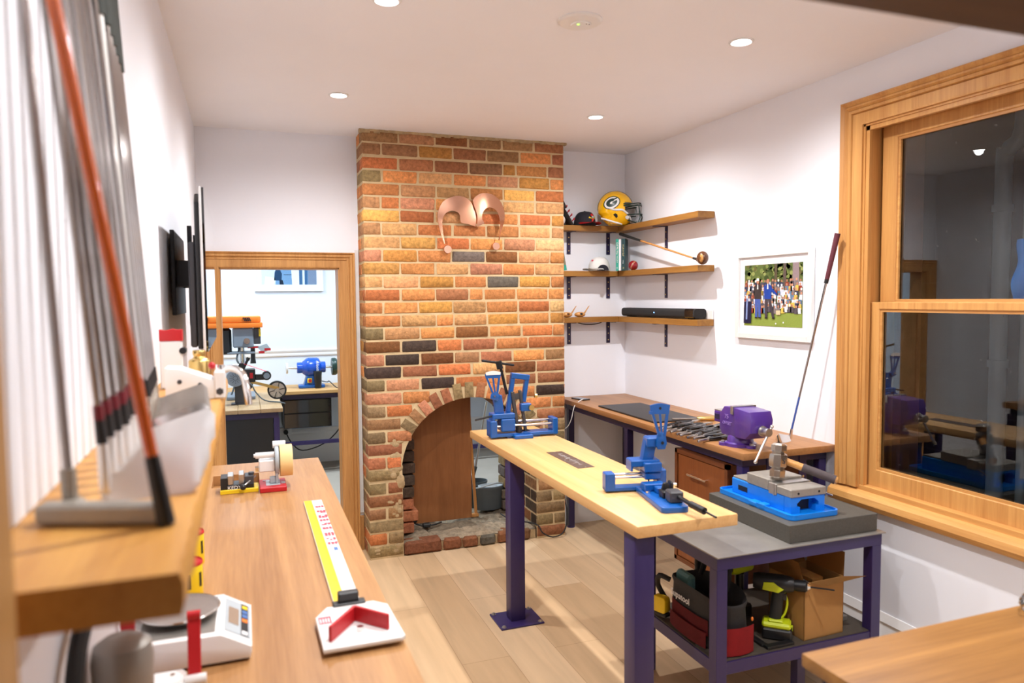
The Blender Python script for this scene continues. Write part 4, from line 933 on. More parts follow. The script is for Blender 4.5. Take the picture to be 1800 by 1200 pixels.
m = MB(); m.cyl((.028, -.198, .125), (-.075, -.21, -.035), .0065, n=12); m.ell((-.075, -.21, -.035), (.010, .010, .010), u=12, v=8); m.ell((.028, -.198, .125), (.010, .010, .010), u=12, v=8); m.build('handle_bar', M_chrome, t)

# iron club leaning from the desk on the window frame
def along(t, p0, p1): return [Vector(p0).lerp(Vector(p1), s) for s in t]
t = thing('golf_club', 'blue shafted iron leaning from the desk against the window frame', 'golf club', (1.905, -1.765, .98))
tp = Vector((.072, -.225, 1.055)); h0 = Vector((0, 0, .03))
m = MB(); m.cyl(h0.lerp(tp, .02), h0.lerp(tp, .20), .0052, n=10); m.build('blue_shaft', mat('blue_shaft_lacquer', rgb(70, 96, 170), .25, 0, .1, 30), t)
m = MB(); m.cyl(h0.lerp(tp, .20), h0.lerp(tp, .80), .0052, .0062, n=10); m.build('steel_shaft', M_shaft, t)
m = MB(); m.tube(along([.775, .8, .9, 1], h0, tp), [.0095, .0138], n=12, smooth=2); m.build('wrapped_grip', M_redgrip, t)
m = MB(); m.cyl(h0.lerp(tp, .765), h0.lerp(tp, .785), .0105, n=12); m.build('dark_collar', M_blackink, t)
m = MB(); m.cyl((0, 0, .012), h0.lerp(tp, .035), .0085, .007, n=12); m.loft([[(-.0, -.006, .0), (.004, .006, .0), (.002, .006, .03), (-.004, -.004, .03)], [(-.04, -.022, .0), (-.028, .008, .0), (-.034, .0, .036), (-.038, -.004, .036)], [(-.085, -.032, .002), (-.072, .012, .002), (-.078, -.004, .046), (-.082, -.008, .046)], [(-.098, -.022, .012), (-.092, .004, .012), (-.094, -.006, .036), (-.096, -.01, .036)]]); m.build('iron_head', M_chrome, t)

# framed colour photograph of a golf gallery
def paint_col(m, w, h):
    R = random.Random(8)
    flat(m, [(-w, -h), (w, -h), (w, h), (-w, h)], 0, cl(96, 112, 62))
    for k in range(150):
        x, z, r = R.uniform(-w, w), R.uniform(.28*h, h), R.uniform(.008, .022)
        flat(m, clipb([(x+a, z+b*.8) for a, b in circ(r, 7)], w, h), 1+(k % 3), R.choice([cl(126, 142, 78), cl(78, 96, 48), cl(150, 160, 96), cl(104, 100, 62), cl(60, 78, 44)]))
    for x, ww, c in ((.78, .11, cl(150, 132, 136)), (.42, .05, cl(96, 84, 78)), (.12, .05, cl(92, 84, 66))):
        flat(m, clipb([(x*w-ww*w, .2*h), (x*w+ww*w, .2*h), (x*w+ww*w*.9, h), (x*w-ww*w*.9, h)], w, h), 4, c)
    flat(m, [(-w, -h), (w, -h), (w, -.56*h), (-w, -.56*h)], 5, cl(140, 158, 74))
    for j in range(7):                               # seated and standing onlookers
        for k in range(17):
            x = -w+2*w*(k+R.uniform(-.3, .3)+.5)/17; z = .42*h-j*.135*h+R.uniform(-.03, .03)*h
            b = R.choice([cl(226, 224, 226), cl(206, 214, 230), cl(90, 84, 92), cl(150, 66, 50), cl(220, 190, 90), cl(60, 66, 90), cl(130, 120, 120), cl(236, 236, 240), cl(100, 130, 160)])
            s = .017
            flat(m, clipb([(x-s*.9, z-.03), (x+s*.9, z-.03), (x+s*.75, z), (x-s*.75, z)], w, h), 6+2*j, b)
            flat(m, clipb([(x+a, z+.008+c_) for a, c_ in circ(.0075, 8)], w, h), 7+2*j, R.choice([cl(206, 150, 122), cl(190, 134, 108), cl(240, 238, 234), cl(170, 120, 96)]))
    def fig(x, top, sh, tr, hat, lean=0, arm=None):
        z = top*h
        flat(m, [(x-.022, -.72*h), (x-.002, -.72*h), (x+.002, -.1*h), (x-.024, -.1*h)], 24, tr)
        flat(m, [(x+.008+lean, -.72*h), (x+.028+lean, -.72*h), (x+.024, -.1*h), (x+.0, -.1*h)], 24, tr)
        flat(m, [(x-.028, -.12*h), (x+.028, -.12*h), (x+.032, .28*h), (x+.012, .36*h), (x-.012, .36*h), (x-.032, .28*h)], 25, sh)
        flat(m, [(x-.006, .2*h), (x+.006, .2*h), (x+.004, .36*h), (x-.004, .36*h)], 26, cl(236, 234, 230))
        flat(m, [(x+a, .45*h+b*1.2) for a, b in circ(.0115, 12)], 26, cl(196, 140, 112))
        if hat: flat(m, [(x-.014, .47*h), (x+.014, .47*h), (x+.009, .56*h), (x-.009, .56*h)], 27, cl(240, 238, 236))
        if arm: flat(m, [(x+.02, .30*h), (x+arm, .06*h), (x+arm, -.02*h), (x+.02, .16*h)], 26, sh)
        for dx in (-.012, .018+lean): flat(m, [(x+dx-.012, -.75*h), (x+dx+.012, -.75*h), (x+dx+.01, -.71*h), (x+dx-.01, -.71*h)], 25, cl(40, 34, 32))
    fig(-.115, .4, cl(62, 56, 58), cl(74, 98, 172), True)
    fig(-.03, .4, cl(34, 72, 164), cl(70, 64, 72), False, .03, .075)
    flat(m, [(-w, -.92*h), (-.72*w, -.92*h), (-.7*w, -.2*h), (-.98*w, -.2*h)], 24, cl(30, 34, 66)); flat(m, [(-.92*w, -.8*h), (-.86*w, -.8*h), (-.84*w, -.1*h), (-.9*w, -.1*h)], 25, cl(130, 150, 200))
    flat(m, [(.04, -.48*h), (.075, -.48*h), (.075, -.62*h), (.04, -.62*h)], 26, cl(218, 200, 160))
    for x, z in ((.04, -.9), (.10, -.86)): flat(m, [(x+a, z*h+b) for a, b in circ(.005, 10)], 27, cl(246, 246, 246))
picture('framed_photo', 'white framed colour photograph of golfers and gallery on the right wall', (2.047, -1.455, 1.738), (0, 0, -PI/2), .628, .50, .03, .045, paint_col)
# ------------------------------------------------------------------ corner shelves
def corner_shelf(zt, lab):
    t = thing('corner_shelf', lab, 'shelf', (0, 0, 0), 0, 'stained timber corner shelves')
    m = MB(); m.box((CW+.004, .125, zt-.04), (1.9235, .249, zt), bev=.002); m.build('back_board', M_shelf_x, t)
    m = MB(); m.box((1.925, -.90, zt-.04), (2.049, .249, zt), bev=.002); m.build('side_board', M_shelf_y, t)
    for k, (x, y, a) in enumerate(((1.567, .25, 0), (1.90, .25, 0), (2.05, -.345, -PI/2))):
        M = TR(x, y, zt-.0405) @ RZ(a)
        m = MB(); m.box((-.015, -.006, -.165), (.015, 0, 0), M=M); m.box((-.015, -.105, -.004), (.015, 0, 0), M=M); b = m.build('bracket', M_purpledark, t)
        for z in (-.04, -.09, -.14):
            m = MB(); m.cyl(M @ Vector((0, -.009, z)), M @ Vector((0, -.006, z)), .0045, n=10); m.build('screw', M_brass, b)
    return t
corner_shelf(2.268, 'topmost stained corner shelf, carrying the yellow helmet')
corner_shelf(1.932, 'middle stained corner shelf, carrying books and the red ball')
corner_shelf(1.588, 'lowest stained corner shelf, carrying the black soundbar')
m = MB(); m.tube([(1.62, .2, 1.546), (1.66, .19, 1.535), (1.72, .18, 1.532), (1.78, .19, 1.536), (1.82, .2, 1.546)], .004, n=6)
o = m.build('speaker_lead', M_rubber); tag(o, 'thin black lead sagging below the lowest corner shelf', 'cable')

# ---- yellow football helmet
t = thing('football_helmet', 'yellow football helmet with green face mask on the top corner shelf', 'helmet', (1.872, .078, 2.268+.122), math.radians(-20))
a_, b_, c_ = .132, .112, .132
def hp(x, z, s=1.012, side=-1):
    q = max(1-(x/a_)**2-(z/c_)**2, 0); return Vector((x*s, side*b_*math.sqrt(q)*s, z*s))
sh = MB(); bmesh.ops.create_uvsphere(sh.bm, u_segments=56, v_segments=40, radius=1, matrix=Matrix.Diagonal((a_, b_, c_, 1)))
kill = []
for f in sh.bm.faces:
    c = f.calc_center_median()
    if c.z < -.118: kill.append(f)
    elif c.z < .036 and c.x > (.055+(.036-c.z)*.12 if c.z > -.05 else .062+(-.05-c.z)*.2): kill.append(f)
bmesh.ops.delete(sh.bm, geom=kill, context='FACES')
for v in sh.bm.verts:
    if v.co.z < -.03 and v.co.x > -.02: v.co.x += .028*min((-.03-v.co.z)/.06, 1)
    if v.co.x < -.05 and v.co.z < -.05: v.co.x += .012
bmesh.ops.solidify(sh.bm, geom=sh.bm.faces, thickness=.006)
shell = sh.build('shell', M_helmet, t, ang=60)
m = MB(); bmesh.ops.create_uvsphere(m.bm, u_segments=32, v_segments=24, radius=1, matrix=Matrix.Diagonal((a_*.92, b_*.9, c_*.92, 1)))
bmesh.ops.delete(m.bm, geom=[f for f in m.bm.faces if f.calc_center_median().z < -.112 or (f.calc_center_median().z < .03 and f.calc_center_median().x > .045)], context='FACES'); bmesh.ops.solidify(m.bm, geom=m.bm.faces, thickness=.008); m.build('inner_padding', mat('beige_padding', rgb(196, 182, 150), .8), t)
m = MB()                                             # crown stripes
for w0, w1, s in ((-.0055, .0055, 1.014),):
    L = [[Vector((a_*s*math.sin(a), y, c_*s*math.cos(a))) for a in [math.radians(-95+ (95+70)*k/28) for k in range(29)]] for y in (w0, w1)]
    m.loft(L, cap=False, closed=False)
m.build('white_stripe', M_whiteink, shell)
m = MB()
for s_ in (-1, 1):
    L = [[Vector((a_*1.012*math.sin(a), s_*y, c_*1.012*math.cos(a)*math.sqrt(1-(y/b_)**2))) for a in [math.radians(-95+165*k/28) for k in range(29)]] for y in (.006, .018)]
    m.loft(L, cap=False, closed=False)
m.build('green_stripe', M_darkgreen, shell)
def eband(m, cx, cz, r0, r1, a0, a1, n, s, rot=-.25):
    rings = []
    for k in range(n+1):
        a = a0+(a1-a0)*k/n
        def pt(r): 
            x, z = r[0]*math.cos(a), r[1]*math.sin(a); x, z = x*math.cos(rot)-z*math.sin(rot), x*math.sin(rot)+z*math.cos(rot); return hp(cx+x, cz+z, s)
        rings.append([pt(r0), pt(((r0[0]+r1[0])/2, (r0[1]+r1[1])/2)), pt(r1)])
    m.loft(rings, cap=False, closed=False)
ro = .45
m = MB(); eband(m, -.038, .034, (.0, .0), (.058, .042), 0, 2*PI, 40, 1.016, ro); m.build('emblem_ground', M_whiteink, shell)
m = MB(); eband(m, -.038, .034, (.055, .039), (.061, .0445), 0, 2*PI, 40, 1.019, ro); m.build('emblem_border', M_darkgreen, shell)
m = MB(); eband(m, -.040, .034, (.014, .008), (.040, .0285), math.radians(28), math.radians(350), 30, 1.021, ro)
def gbar(x0, x1, z0, z1):
    g = []
    for x in (x0, (x0+x1)/2, x1):
        g.append([hp(-.040+(x*math.cos(ro)-z*math.sin(ro)), .034+(x*math.sin(ro)+z*math.cos(ro)), 1.0215) for z in (z0, z1)])
    m.loft(g, cap=False, closed=False)
gbar(.004, .040, -.010, .001); gbar(.022, .052, .0105, .0185); m.build('emblem_letter', M_darkgreen, shell)
m = MB(); P = [hp(x, z, 1.015) for x, z in ((-.03, -.05), (-.015, -.042), (.0, -.05), (.004, -.066), (-.006, -.076), (-.02, -.062))]; m.bm.faces.new([m.bm.verts.new(p) for p in P]); m.build('ear_hole', M_blackink, shell)
m = MB()                                             # face mask
for z, f, zz in ((.026, .20, .036), (.012, .205, .018), (-.052, .21, -.045), (-.098, .185, -.112)):
    m.tube([(.045 if z > 0 else .075, -.108, z), (.10, -.10, z), (f-.035, -.06, zz), (f-.012, 0, zz), (f-.035, .06, zz), (.10, .10, z), (.045 if z > 0 else .075, .108, z)], .0042, n=8)
for y, x in ((-.062, .168), (-.022, .19), (.022, .19), (.062, .168)):
    z0 = .02 if abs(y) > .05 else -.045
    m.tube([(x-.004, y, z0 if abs(y) > .05 else -.046), (x+.006, y, -.07), (x-.018, y, -.112)], .004, n=8)
m.tube([(.075, -.108, -.05), (.085, -.106, -.08), (.09, -.1, -.098)], .0042, n=8); m.tube([(.075, .108, -.05), (.085, .106, -.08), (.09, .1, -.098)], .0042, n=8)
m.build('face_mask', M_darkgreen, t)
m = MB(); m.tube([hp(x, z, 1.03) for x, z in ((-.055, -.004), (-.02, -.018), (.03, -.018), (.055, -.03))]+[Vector((.085, -.09, -.055)), Vector((.11, -.05, -.095)), Vector((.118, 0, -.1)), Vector((.11, .05, -.095)), Vector((.085, .09, -.055))], .0075, n=8); m.tube([hp(x, z, 1.03) for x, z in ((-.105, -.07), (-.05, -.09), (.0, -.105), (.04, -.112))], .0065, n=8); m.build('chin_strap', M_whitem, t)
m = MB(); m.cyl((.072, -.112, -.074), (.072, -.104, -.074), .014, n=16); m.build('jaw_snap', M_steel, t)

# ---- caps, mitt, balls
def cap(name, lab, loc, rz, crown, peakm, badge):
    t = thing(name, lab, 'hat', loc, rz)
    m = MB(); rings = []
    for k in range(9):
        a = PI/2*k/8.5; r = math.cos(a)**.62; z = .105*math.sin(a)**.9
        rings.append([Vector((.088*r*math.cos(q)-.0, .076*r*math.sin(q), z)) for q in [2*PI*j/32 for j in range(32)]])
    m.loft(rings); o = m.build('crown', crown, t, ang=60)
    m = MB(); P0 = [(.055+.085*math.sin(PI*k/14)**.8 if 0 < k < 14 else .03, -.078*math.cos(PI*k/14)) for k in range(15)]
    top = [Vector((x, y, .018+.0-.9*y*y*2.2)) for x, y in P0]; inn_ = [Vector((.08*math.sin(PI*k/14)**.7-.004, -.074*math.cos(PI*k/14), .02)) for k in range(15)]
    m.loft([inn_, top], cap=False, closed=False); bmesh.ops.solidify(m.bm, geom=m.bm.faces, thickness=.003); m.build('peak', peakm, t, ang=60)
    m = MB(); m.ell((0, 0, .106), (.007, .007, .004), u=10, v=6); m.build('button', crown, o)
    badge(o)
    return t
def patch(parent, P, mt, nm, s=1.02):
    m = MB(); L = []
    for y, z in P:
        a = math.asin(min((z/.105)**(1/.9), .999)); r = math.cos(a)**.62
        x = .088*r*math.sqrt(max(1-(y/(.076*r))**2, .05)); L.append(m.bm.verts.new((x*s+.001, y, z)))
    m.bm.faces.new(L); m.build(nm, mt, parent, smooth=False)
def badge1(o):
    patch(o, [(-.012, .06), (.014, .058), (.016, .075), (0, .086), (-.014, .078)], M_red, 'red_patch')
    patch(o, [(-.036, .05), (-.01, .046), (.012, .046), (.038, .056), (.03, .064), (-.03, .06)], M_yellow, 'yellow_patch', 1.03)
    patch(o, [(-.018, .02), (-.002, .028), (.014, .044), (-.014, .046)], M_red, 'lower_patch', 1.035)
    patch(o, [(-.012, .052), (.012, .052), (.01, .066), (-.01, .066)], M_ltgrey, 'grey_patch', 1.05)
cap('baseball_hat', 'black cap with red edged peak beside the yellow helmet', (1.665, .17, 2.270), math.radians(-70), M_capblack, M_red, badge1)
cap('baseball_hat', 'white cap with small red badge lying beside the green books', (1.785, .17, 1.934), math.radians(-165), M_capwhite, M_capwhite, lambda o: patch(o, [(-.0, .07), (.012, .072), (.016, .08), (.004, .084), (-.006, .078)], M_redink, 'badge'))
# opening at the back of the white cap, facing the room, with its dark strap
t = [o for o in bpy.data.objects if o.get('label', '').startswith('white cap')][0]
m = MB(); m.prism([(x, z) for x, z in [(.045*math.cos(a), .002+.042*math.sin(a)) for a in [PI*k/14 for k in range(15)]]], -.079, -.074, axes='xzy', M=RZ(math.radians(160))); m.build('strap_opening', M_capblack, t)
m = MB(); m.box((.04, .05, 0), (.10, .068, .008), M=RZ(math.radians(20)), bev=.002); m.build('dark_peak_edge', M_capblack, t)
t = thing('baseball_glove', 'black baseball glove with red lacing leaning by the chimney', 'glove', (1.50, .165, 2.268), math.radians(0))
m = MB(); rings = []
for k in range(8):
    s = k/7; cx = .052-.088*s; z = .0+.145*s; w = .05+.012*math.sin(PI*s)
    rings.append([Vector((cx+.022*(1-.4*s)*math.cos(q), .01+w*math.sin(q)*.85, z)) for q in [2*PI*j/16 for j in range(16)]])
m.loft(rings); gp = m.build('palm', M_leather, t, ang=60)
for j in range(4):
    y = -.045+.032*j
    m = MB(); m.tube([(-.02, y, .12), (-.04, y*1.15, .16), (-.055, y*1.2, .19-.006*abs(j-1.5))], [.016, .011], n=8); m.build('finger', M_leather, t)
m = MB(); m.tube([(.06, .06, .02), (.03, .075, .07), (-.005, .07, .12)], [.017, .012], n=8); m.build('thumb', M_leather, t)
m = MB()
for j in range(4): m.tube([(.055-.02*j, -.045, .04+.03*j), (.068-.02*j, -.02, .055+.03*j), (.062-.02*j, .0, .035+.03*j)], .004, n=6)
m.build('red_lacing', M_red, t)
m = MB(); m.ell((0, 0, .037), (.037, .037, .037)); o = m.build('baseball', M_capwhite, loc=(1.463, .162, 2.268)); tag(o, 'white ball partly hidden by the chimney on the top shelf', 'ball')
t = thing('cricket_ball', 'shiny red ball beside the dark green book', 'ball', (1.925+.038, -.03, 1.932+.036))
m = MB(); m.ell((0, 0, 0), (.036, .036, .036), u=28, v=20); m.build('leather_cover', M_cricket, t)
m = MB()
for r_ in (-.003, .003): m.tube([(.0362*math.cos(q), r_, .0362*math.sin(q)) for q in [2*PI*k/30 for k in range(30)]], .0007, n=5, smooth=1, closed=True)
m.build('seam', M_cream, t, M=RZ(.8) @ RX(.5))

# ---- books
BA = math.radians(-38); bk0 = Vector((1.868, .062, 1.932))
def bpos(u): return bk0+Vector((math.cos(BA)*u, math.sin(BA)*u, 0))
def book(lab, loc, rz, th, h, d, mt, lines, ry=0):
    t = thing('book', lab, 'book', loc, rz, 'books on the middle corner shelf'); t.rotation_euler = (0, ry, rz)
    m = MB(); m.box((0, 0, 0), (.002, d, h)); m.box((th-.002, 0, 0), (th, d, h)); m.box((0, -.001, 0), (th, .002, h), bev=.0008); c = m.build('cover', mt, t)
    m = MB(); m.box((.002, .002, .003), (th-.002, d-.004, h-.003)); m.build('pages', M_paper, t)
    for (s, sz, z, ink) in lines: text(s, sz, ink, c, TR(th/2, -.0022, z) @ RX(PI/2) @ RZ(-PI/2), 'spine_title', .0004)
    return t
book('teal book with white spine lettering beside the white cap', bpos(0), BA, .021, .235, .13, M_teal, [('Golf My Way', .017, .165, M_whiteink), ('NICKLAUS', .011, .085, M_whiteink), ('m', .016, .02, M_whiteink)])
book('thin white book between the teal and dark green books', bpos(.022), BA, .017, .232, .125, M_matboard, [])
book('dark green book with gold spine title, tallest of the upright books', bpos(.040), BA, .030, .236, .135, M_bookgreen, [('A Life in Golf', .016, .150, M_gold), ('writings', .009, .065, M_whiteink), ('M', .016, .02, M_gold)])
m = book('olive book with orange foot leaning at the chimney edge', (1.445, .135, 1.934), 0, .026, .235, .10, M_olive, [], -.10)
q = MB(); q.box((0, -.0015, .004), (.026, .003, .045)); q.build('orange_band', M_orange, m)
m = book('olive book with teal foot leaning against the orange footed one', (1.477, .135, 1.934), 0, .024, .24, .10, M_olive, [], -.17)
q = MB(); q.box((0, -.0015, .002), (.024, .003, .04)); q.build('teal_band', M_teal, m)

# ---- vintage wooden club on the middle shelf
t = thing('golf_club', 'old wooden driver with black grip leaning on the books', 'golf club', (1.965, -.85, 1.932))
p0 = Vector((0, 0, .035)); p1 = Vector((-.03, .965, .278))
m = MB(); m.cyl(p0.lerp(p1, .04), p0.lerp(p1, .72), .006, .0075, n=10); m.build('hickory_shaft', M_hickory, t)
m = MB(); m.cyl(p0.lerp(p1, .70), p1, .0085, .0125, n=12); m.build('leather_grip', M_rubber, t)
m = MB(); m.cyl(p0.lerp(p1, -.01), p0.lerp(p1, .055), .010, .0075, n=12); m.build('whipping', M_blackink, t)
m = MB(); m.ell((-.012, -.062, .043), (.034, .042, .042), u=24, v=16); m.ell((-.006, -.02, .036), (.014, .035, .016)); hd = m.build('wooden_head', M_walnut, t, ang=70)
m = MB(); m.ell((-.0365, -.085, .040), (.008, .020, .026), u=20, v=12); fi = m.build('face_insert', M_honey, hd)
text('2', .024, M_blackink, fi, TR(-.0455, -.084, .040) @ RZ(-PI/2) @ RX(PI/2), 'face_mark', .0006)
# ---- wooden club heads
def woodhead(lab, x, dark):
    t = thing('wooden_clubhead', lab, 'club head', (x, .17, 1.588), 0, 'wooden club heads on the lowest shelf')
    m = MB(); m.ell((0, 0, .020), (.044, .030, .020), u=22, v=14); m.loft([[Vector((.03+.045*s+.010*math.cos(q)*(1-.4*s), .010*math.sin(q)*(1-.4*s), .018+.065*s+.004*math.cos(q))) for q in [2*PI*j/12 for j in range(12)]] for s in (0, .3, .6, 1)]); b = m.build('wooden_head', M_honey, t, ang=60)
    m = MB(); m.ell((.0, -.017, .022), (.02, .014, .012)); m.build('inlay', M_walnut if dark else M_black, b)
    return t
woodhead('honey coloured wooden club head with dark red inlay, nearer the chimney', 1.515, True)
woodhead('honey coloured wooden club head with black inlay, farther from the chimney', 1.622, False)
# ---- soundbar
t = thing('soundbar', 'long black soundbar with blue light on the lowest corner shelf', 'speaker', (1.985, -.37, 1.590))
m = MB(); m.loft([[Vector((u, y, v)) for u, v in rrect(-.045, .004, .045, .066, .02, 5)] for y in (-.475, -.47, .465, .475)]); bd = m.build('grille_body', mat('black_speaker_cloth', rgb(32, 32, 33), .8, 0, .1, 300), t, ang=50)
m = MB(); m.box((-.0475, -.47, .006), (-.02, -.36, .064), bev=.008); m.build('end_cap', M_blackgloss, bd)
m = MB(); m.ell((-.0455, .01, .036), (.002, .0045, .0045), u=10, v=8); m.build('blue_light', M_blueled, bd)
m = MB(); m.box((-.03, -.42, 0), (.03, -.38, .006)); m.box((-.03, .38, 0), (.03, .42, .006)); m.build('foot', M_rubber, t)
m = MB(); m.box((0.052, -.47, .0), (.0635, -.40, .06), bev=.002); o = m.build('power_brick', M_white, loc=(1.985, -.43, 1.589)); tag(o, 'white power block behind the soundbar at its near end', 'adapter')
# ------------------------------------------------------------------ purple steel cart and what is on it
t = thing('steel_cart', 'purple steel cart with worn metal top and lower shelf by the window', 'cart', (0, 0, 0))
m = MB(); m.box((.955, -2.46, .714), (1.815, -1.86, .7195), bev=.001); m.build('top_plate', M_plate, t)
m = MB(); m.box((.96, -2.45, .664), (1.80, -2.40, .714)); m.box((.96, -1.92, .664), (1.80, -1.87, .714)); m.box((.96, -2.40, .664), (1.01, -1.92, .714)); m.box((1.75, -2.40, .664), (1.80, -1.92, .714)); m.build('top_frame', M_purple, t)
for x in (.96, 1.75):
    for y in (-2.45, -1.92):
        m = MB(); m.box((x, y, 0), (x+.05, y+.05, .664), bev=.002); m.build('leg', M_purple, t)
m = MB(); m.box((1.01, -2.445, .235), (1.75, -2.405, .285)); m.box((.965, -2.40, .235), (1.005, -1.92, .285)); m.box((1.755, -2.40, .235), (1.795, -1.92, .285)); m.box((1.01, -1.915, .235), (1.75, -1.875, .285)); m.build('lower_frame', M_purple, t)
m = MB(); m.box((.972, -2.438, .2855), (1.788, -1.88, .2895)); m.build('lower_shelf', M_darkplate, t)
m = MB(); m.box((1.36, -2.448, .0), (1.40, -2.408, .235)); m.build('middle_leg', M_purpledark, t)
m = MB(); m.box((1.325, -2.43, .7197), (1.795, -1.88, .795), bev=.002); o = m.build('granite_block', M_granite); tag(o, 'thick dark granite surface block on the steel cart', 'block')

t = thing('milling_vise', 'bright blue machine vise with grey steel jaws on the granite block', 'vise', (1.50, -2.14, .795))
m = MB()
P = rrect(-.132, -.25, .132, .255, .03)
m.prism(P, 0, .014, axes='xyz', bev=.003); m.loft([[Vector((x*s, y*(1-(1-s)*.5), z)) for x, y in P] for s, z in ((1, .012), (1, .024), (.955, .024), (.955, .013))], cap=False); m.build('base_flange', M_bluebright, t)
m = MB(); m.box((-.09, -.16, .012), (.09, .20, .083), bev=.004)
m.prism([(-.09, .012), (-.042, .012), (-.042, .04), (-.058, .04), (-.058, .055), (-.035, .072), (.035, .072), (.058, .055), (.058, .04), (.042, .04), (.042, .012), (.09, .012), (.09, .083), (-.09, .083)], -.20, -.16, axes='xzy')
m.box((-.135, -.085, .005), (-.10, -.045, .030), bev=.004); m.box((-.137, -.03, .005), (-.10, .02, .026), bev=.004); m.build('vise_body', M_bluebright, t)
m = MB(); m.box((-.0915, .085, .035), (-.088, .15, .058)); m.build('dark_slot', M_blackink, t)
m = MB(); m.box((-.04, -.1605, .016), (.04, -.1590, .07)); m.build('dark_slot', M_blackink, t)
m = MB(); m.box((-.094, -.205, .083), (.094, -.115, .118), bev=.003); fj = m.build('front_jaw', M_cast, t)
m = MB(); m.box((-.094, -.113, .072), (.094, -.062, .122), bev=.002); m.box((-.0955, -.10, .07), (-.093, -.094, .12)); m.build('jaw_plates', M_steel, t)
m = MB(); m.box((-.094, -.06, .083), (.094, .085, .132), bev=.003); m.build('sliding_jaw', M_cast, t)
m = MB(); m.box((-.085, .087, .083), (.085, .195, .092), bev=.002); m.build('slideway', M_cast, t)
m = MB()
for x in (-.055, .055): m.cyl((x, -.2065, .100), (x, -.204, .100), .005, n=12)
m.build('bolt_holes', M_blackink, fj)
m = MB(); m.cyl((.10, -.12, .085), (.135, -.20, .072), .004, n=8); m.build('steel_pin', M_chrome, t)

t = thing('hammer', 'stout steel club hammer with dark wrapped handle resting on the blue vise', 'hammer', (1.455, -2.20, .928))
Mh = RY(math.radians(7)) @ RX(math.radians(-4))
def octa(r, z, f=1.0, sy=1.0): return [Mh @ Vector((r*f*math.cos(PI/8+k*PI/4), r*sy*math.sin(PI/8+k*PI/4), z)) for k in range(8)]
m = MB(); m.loft([octa(.026, 0), octa(.034, .007), octa(.035, .034), octa(.026, .044), octa(.040, .052, 1, .9), octa(.043, .078, 1, .9), octa(.040, .104, 1, .9), octa(.026, .112), octa(.035, .122), octa(.035, .146), octa(.026, .153)]); hh = m.build('hammer_head', M_satin, t, ang=25)
text('S', .034, M_darkgrey, hh, Mh @ TR(.0, -.0375, .078) @ RX(PI/2), 'stamped_letter', .0006)
hd0, hd1 = Mh @ Vector((.02, 0, .082)), Vector((.178, -.165, .010))
m = MB(); m.cyl(hd0, hd0.lerp(hd1, .40), .0155, .0165, n=14); m.build('wood_handle', M_honey, t)
m = MB(); m.cyl(hd0.lerp(hd1, .38), hd0.lerp(hd1, .97), .0185, .0195, n=16); m.build('wrapped_grip', mat('grey_brown_tape', rgb(74, 64, 66), .8, 0, .12, 80, .2, 200), t)
m = MB(); m.cyl(hd0.lerp(hd1, .965), hd1, .0165, .0145, n=14); m.build('handle_end', M_honey, t)

# ---- tool bag on the lower shelf
t = thing('tool_bag', 'black tool bag with red pockets and white lettering on the cart shelf', 'bag', (1.085, -2.215, .2897))
def oval(rx, ry, z, n=32, p=.75):
    return [Vector((rx*math.copysign(abs(math.cos(q))**p, math.cos(q)), ry*math.copysign(abs(math.sin(q))**p, math.sin(q)), z+.012*math.cos(2*q)*(z > .1))) for q in [2*PI*k/n for k in range(n)]]
m = MB(); m.loft([oval(.088, .188, .0), oval(.096, .20, .02), oval(.098, .202, .1), oval(.094, .196, .185), oval(.10, .205, .205), oval(.098, .2, .215), oval(.088, .185, .205), oval(.084, .18, .05)], cap=True); body = m.build('bag_body', M_fabric, t, ang=60)
def wrapq(y0, y1, z0, z1, d, sd=-1, n=8):
    """panel lying on the long side of the bag"""
    def pt(y, z):
        c = min(abs(y)/.202, .999); cq = (1-c**(1/.75*2))
        return Vector((sd*(.098*max(cq, 0)**(.75/2)+d), y, z))
    L = [[pt(y0+(y1-y0)*k/n, z) for k in range(n+1)] for z in (z0, (z0+z1)/2, z1)]
    return L
m = MB(); m.loft(wrapq(-.13, .14, .06, .125, .006), cap=False, closed=False); bmesh.ops.solidify(m.bm, geom=m.bm.faces, thickness=.006); m.build('side_pocket', M_canvasred, t)
m = MB(); m.loft(wrapq(-.13, .14, .01, .075, .016), cap=False, closed=False); bmesh.ops.solidify(m.bm, geom=m.bm.faces, thickness=.006); m.build('side_pocket', M_canvasred, t)
m = MB(); m.loft([[Vector((x, -.197-.016*math.sin(PI*(x+.07)/.15)-.006, z)) for x in (-.072, -.04, 0, .04, .076)] for z in (.005, .06, .118)], cap=False, closed=False); bmesh.ops.solidify(m.bm, geom=m.bm.faces, thickness=.006); m.build('end_pocket', M_redfab, t)
text('Supatool', .040, M_whiteink, body, TR(-.1065, .05, .160) @ RZ(-PI/2) @ RX(PI/2), 'lettering', .0008)
m = MB(); m.tube([(-.085, .16, .19), (-.115, .20, .2), (-.10, .235, .14), (-.06, .215, .06)], .012, n=8); m.build('shoulder_strap', M_fabric, t)
m = MB(); m.tube([(.06, -.05, .2), (.075, -.04, .29), (.10, .03, .34), (.09, .12, .3), (.07, .15, .2)], .013, n=8); m.build('carry_handle', M_fabric, t)
m = MB(); m.ell((.075, -.196, .135), (.005, .005, .009), u=10, v=8); m.build('orange_tab', M_orange, t)
m = MB(); m.box((-.055, .06, .10), (-.015, .17, .235), bev=.012); o = m.build('tool_case', mat('pale_teal_plastic', rgb(96, 142, 142), .5), loc=(1.085, -2.215, .29)); tag(o, 'pale teal tool case poking out of the tool bag', 'case')
t = thing('tape_measure', 'yellow tape measure hanging at the far side of the tool bag', 'tape measure', (.985, -2.005, .355), math.radians(20))
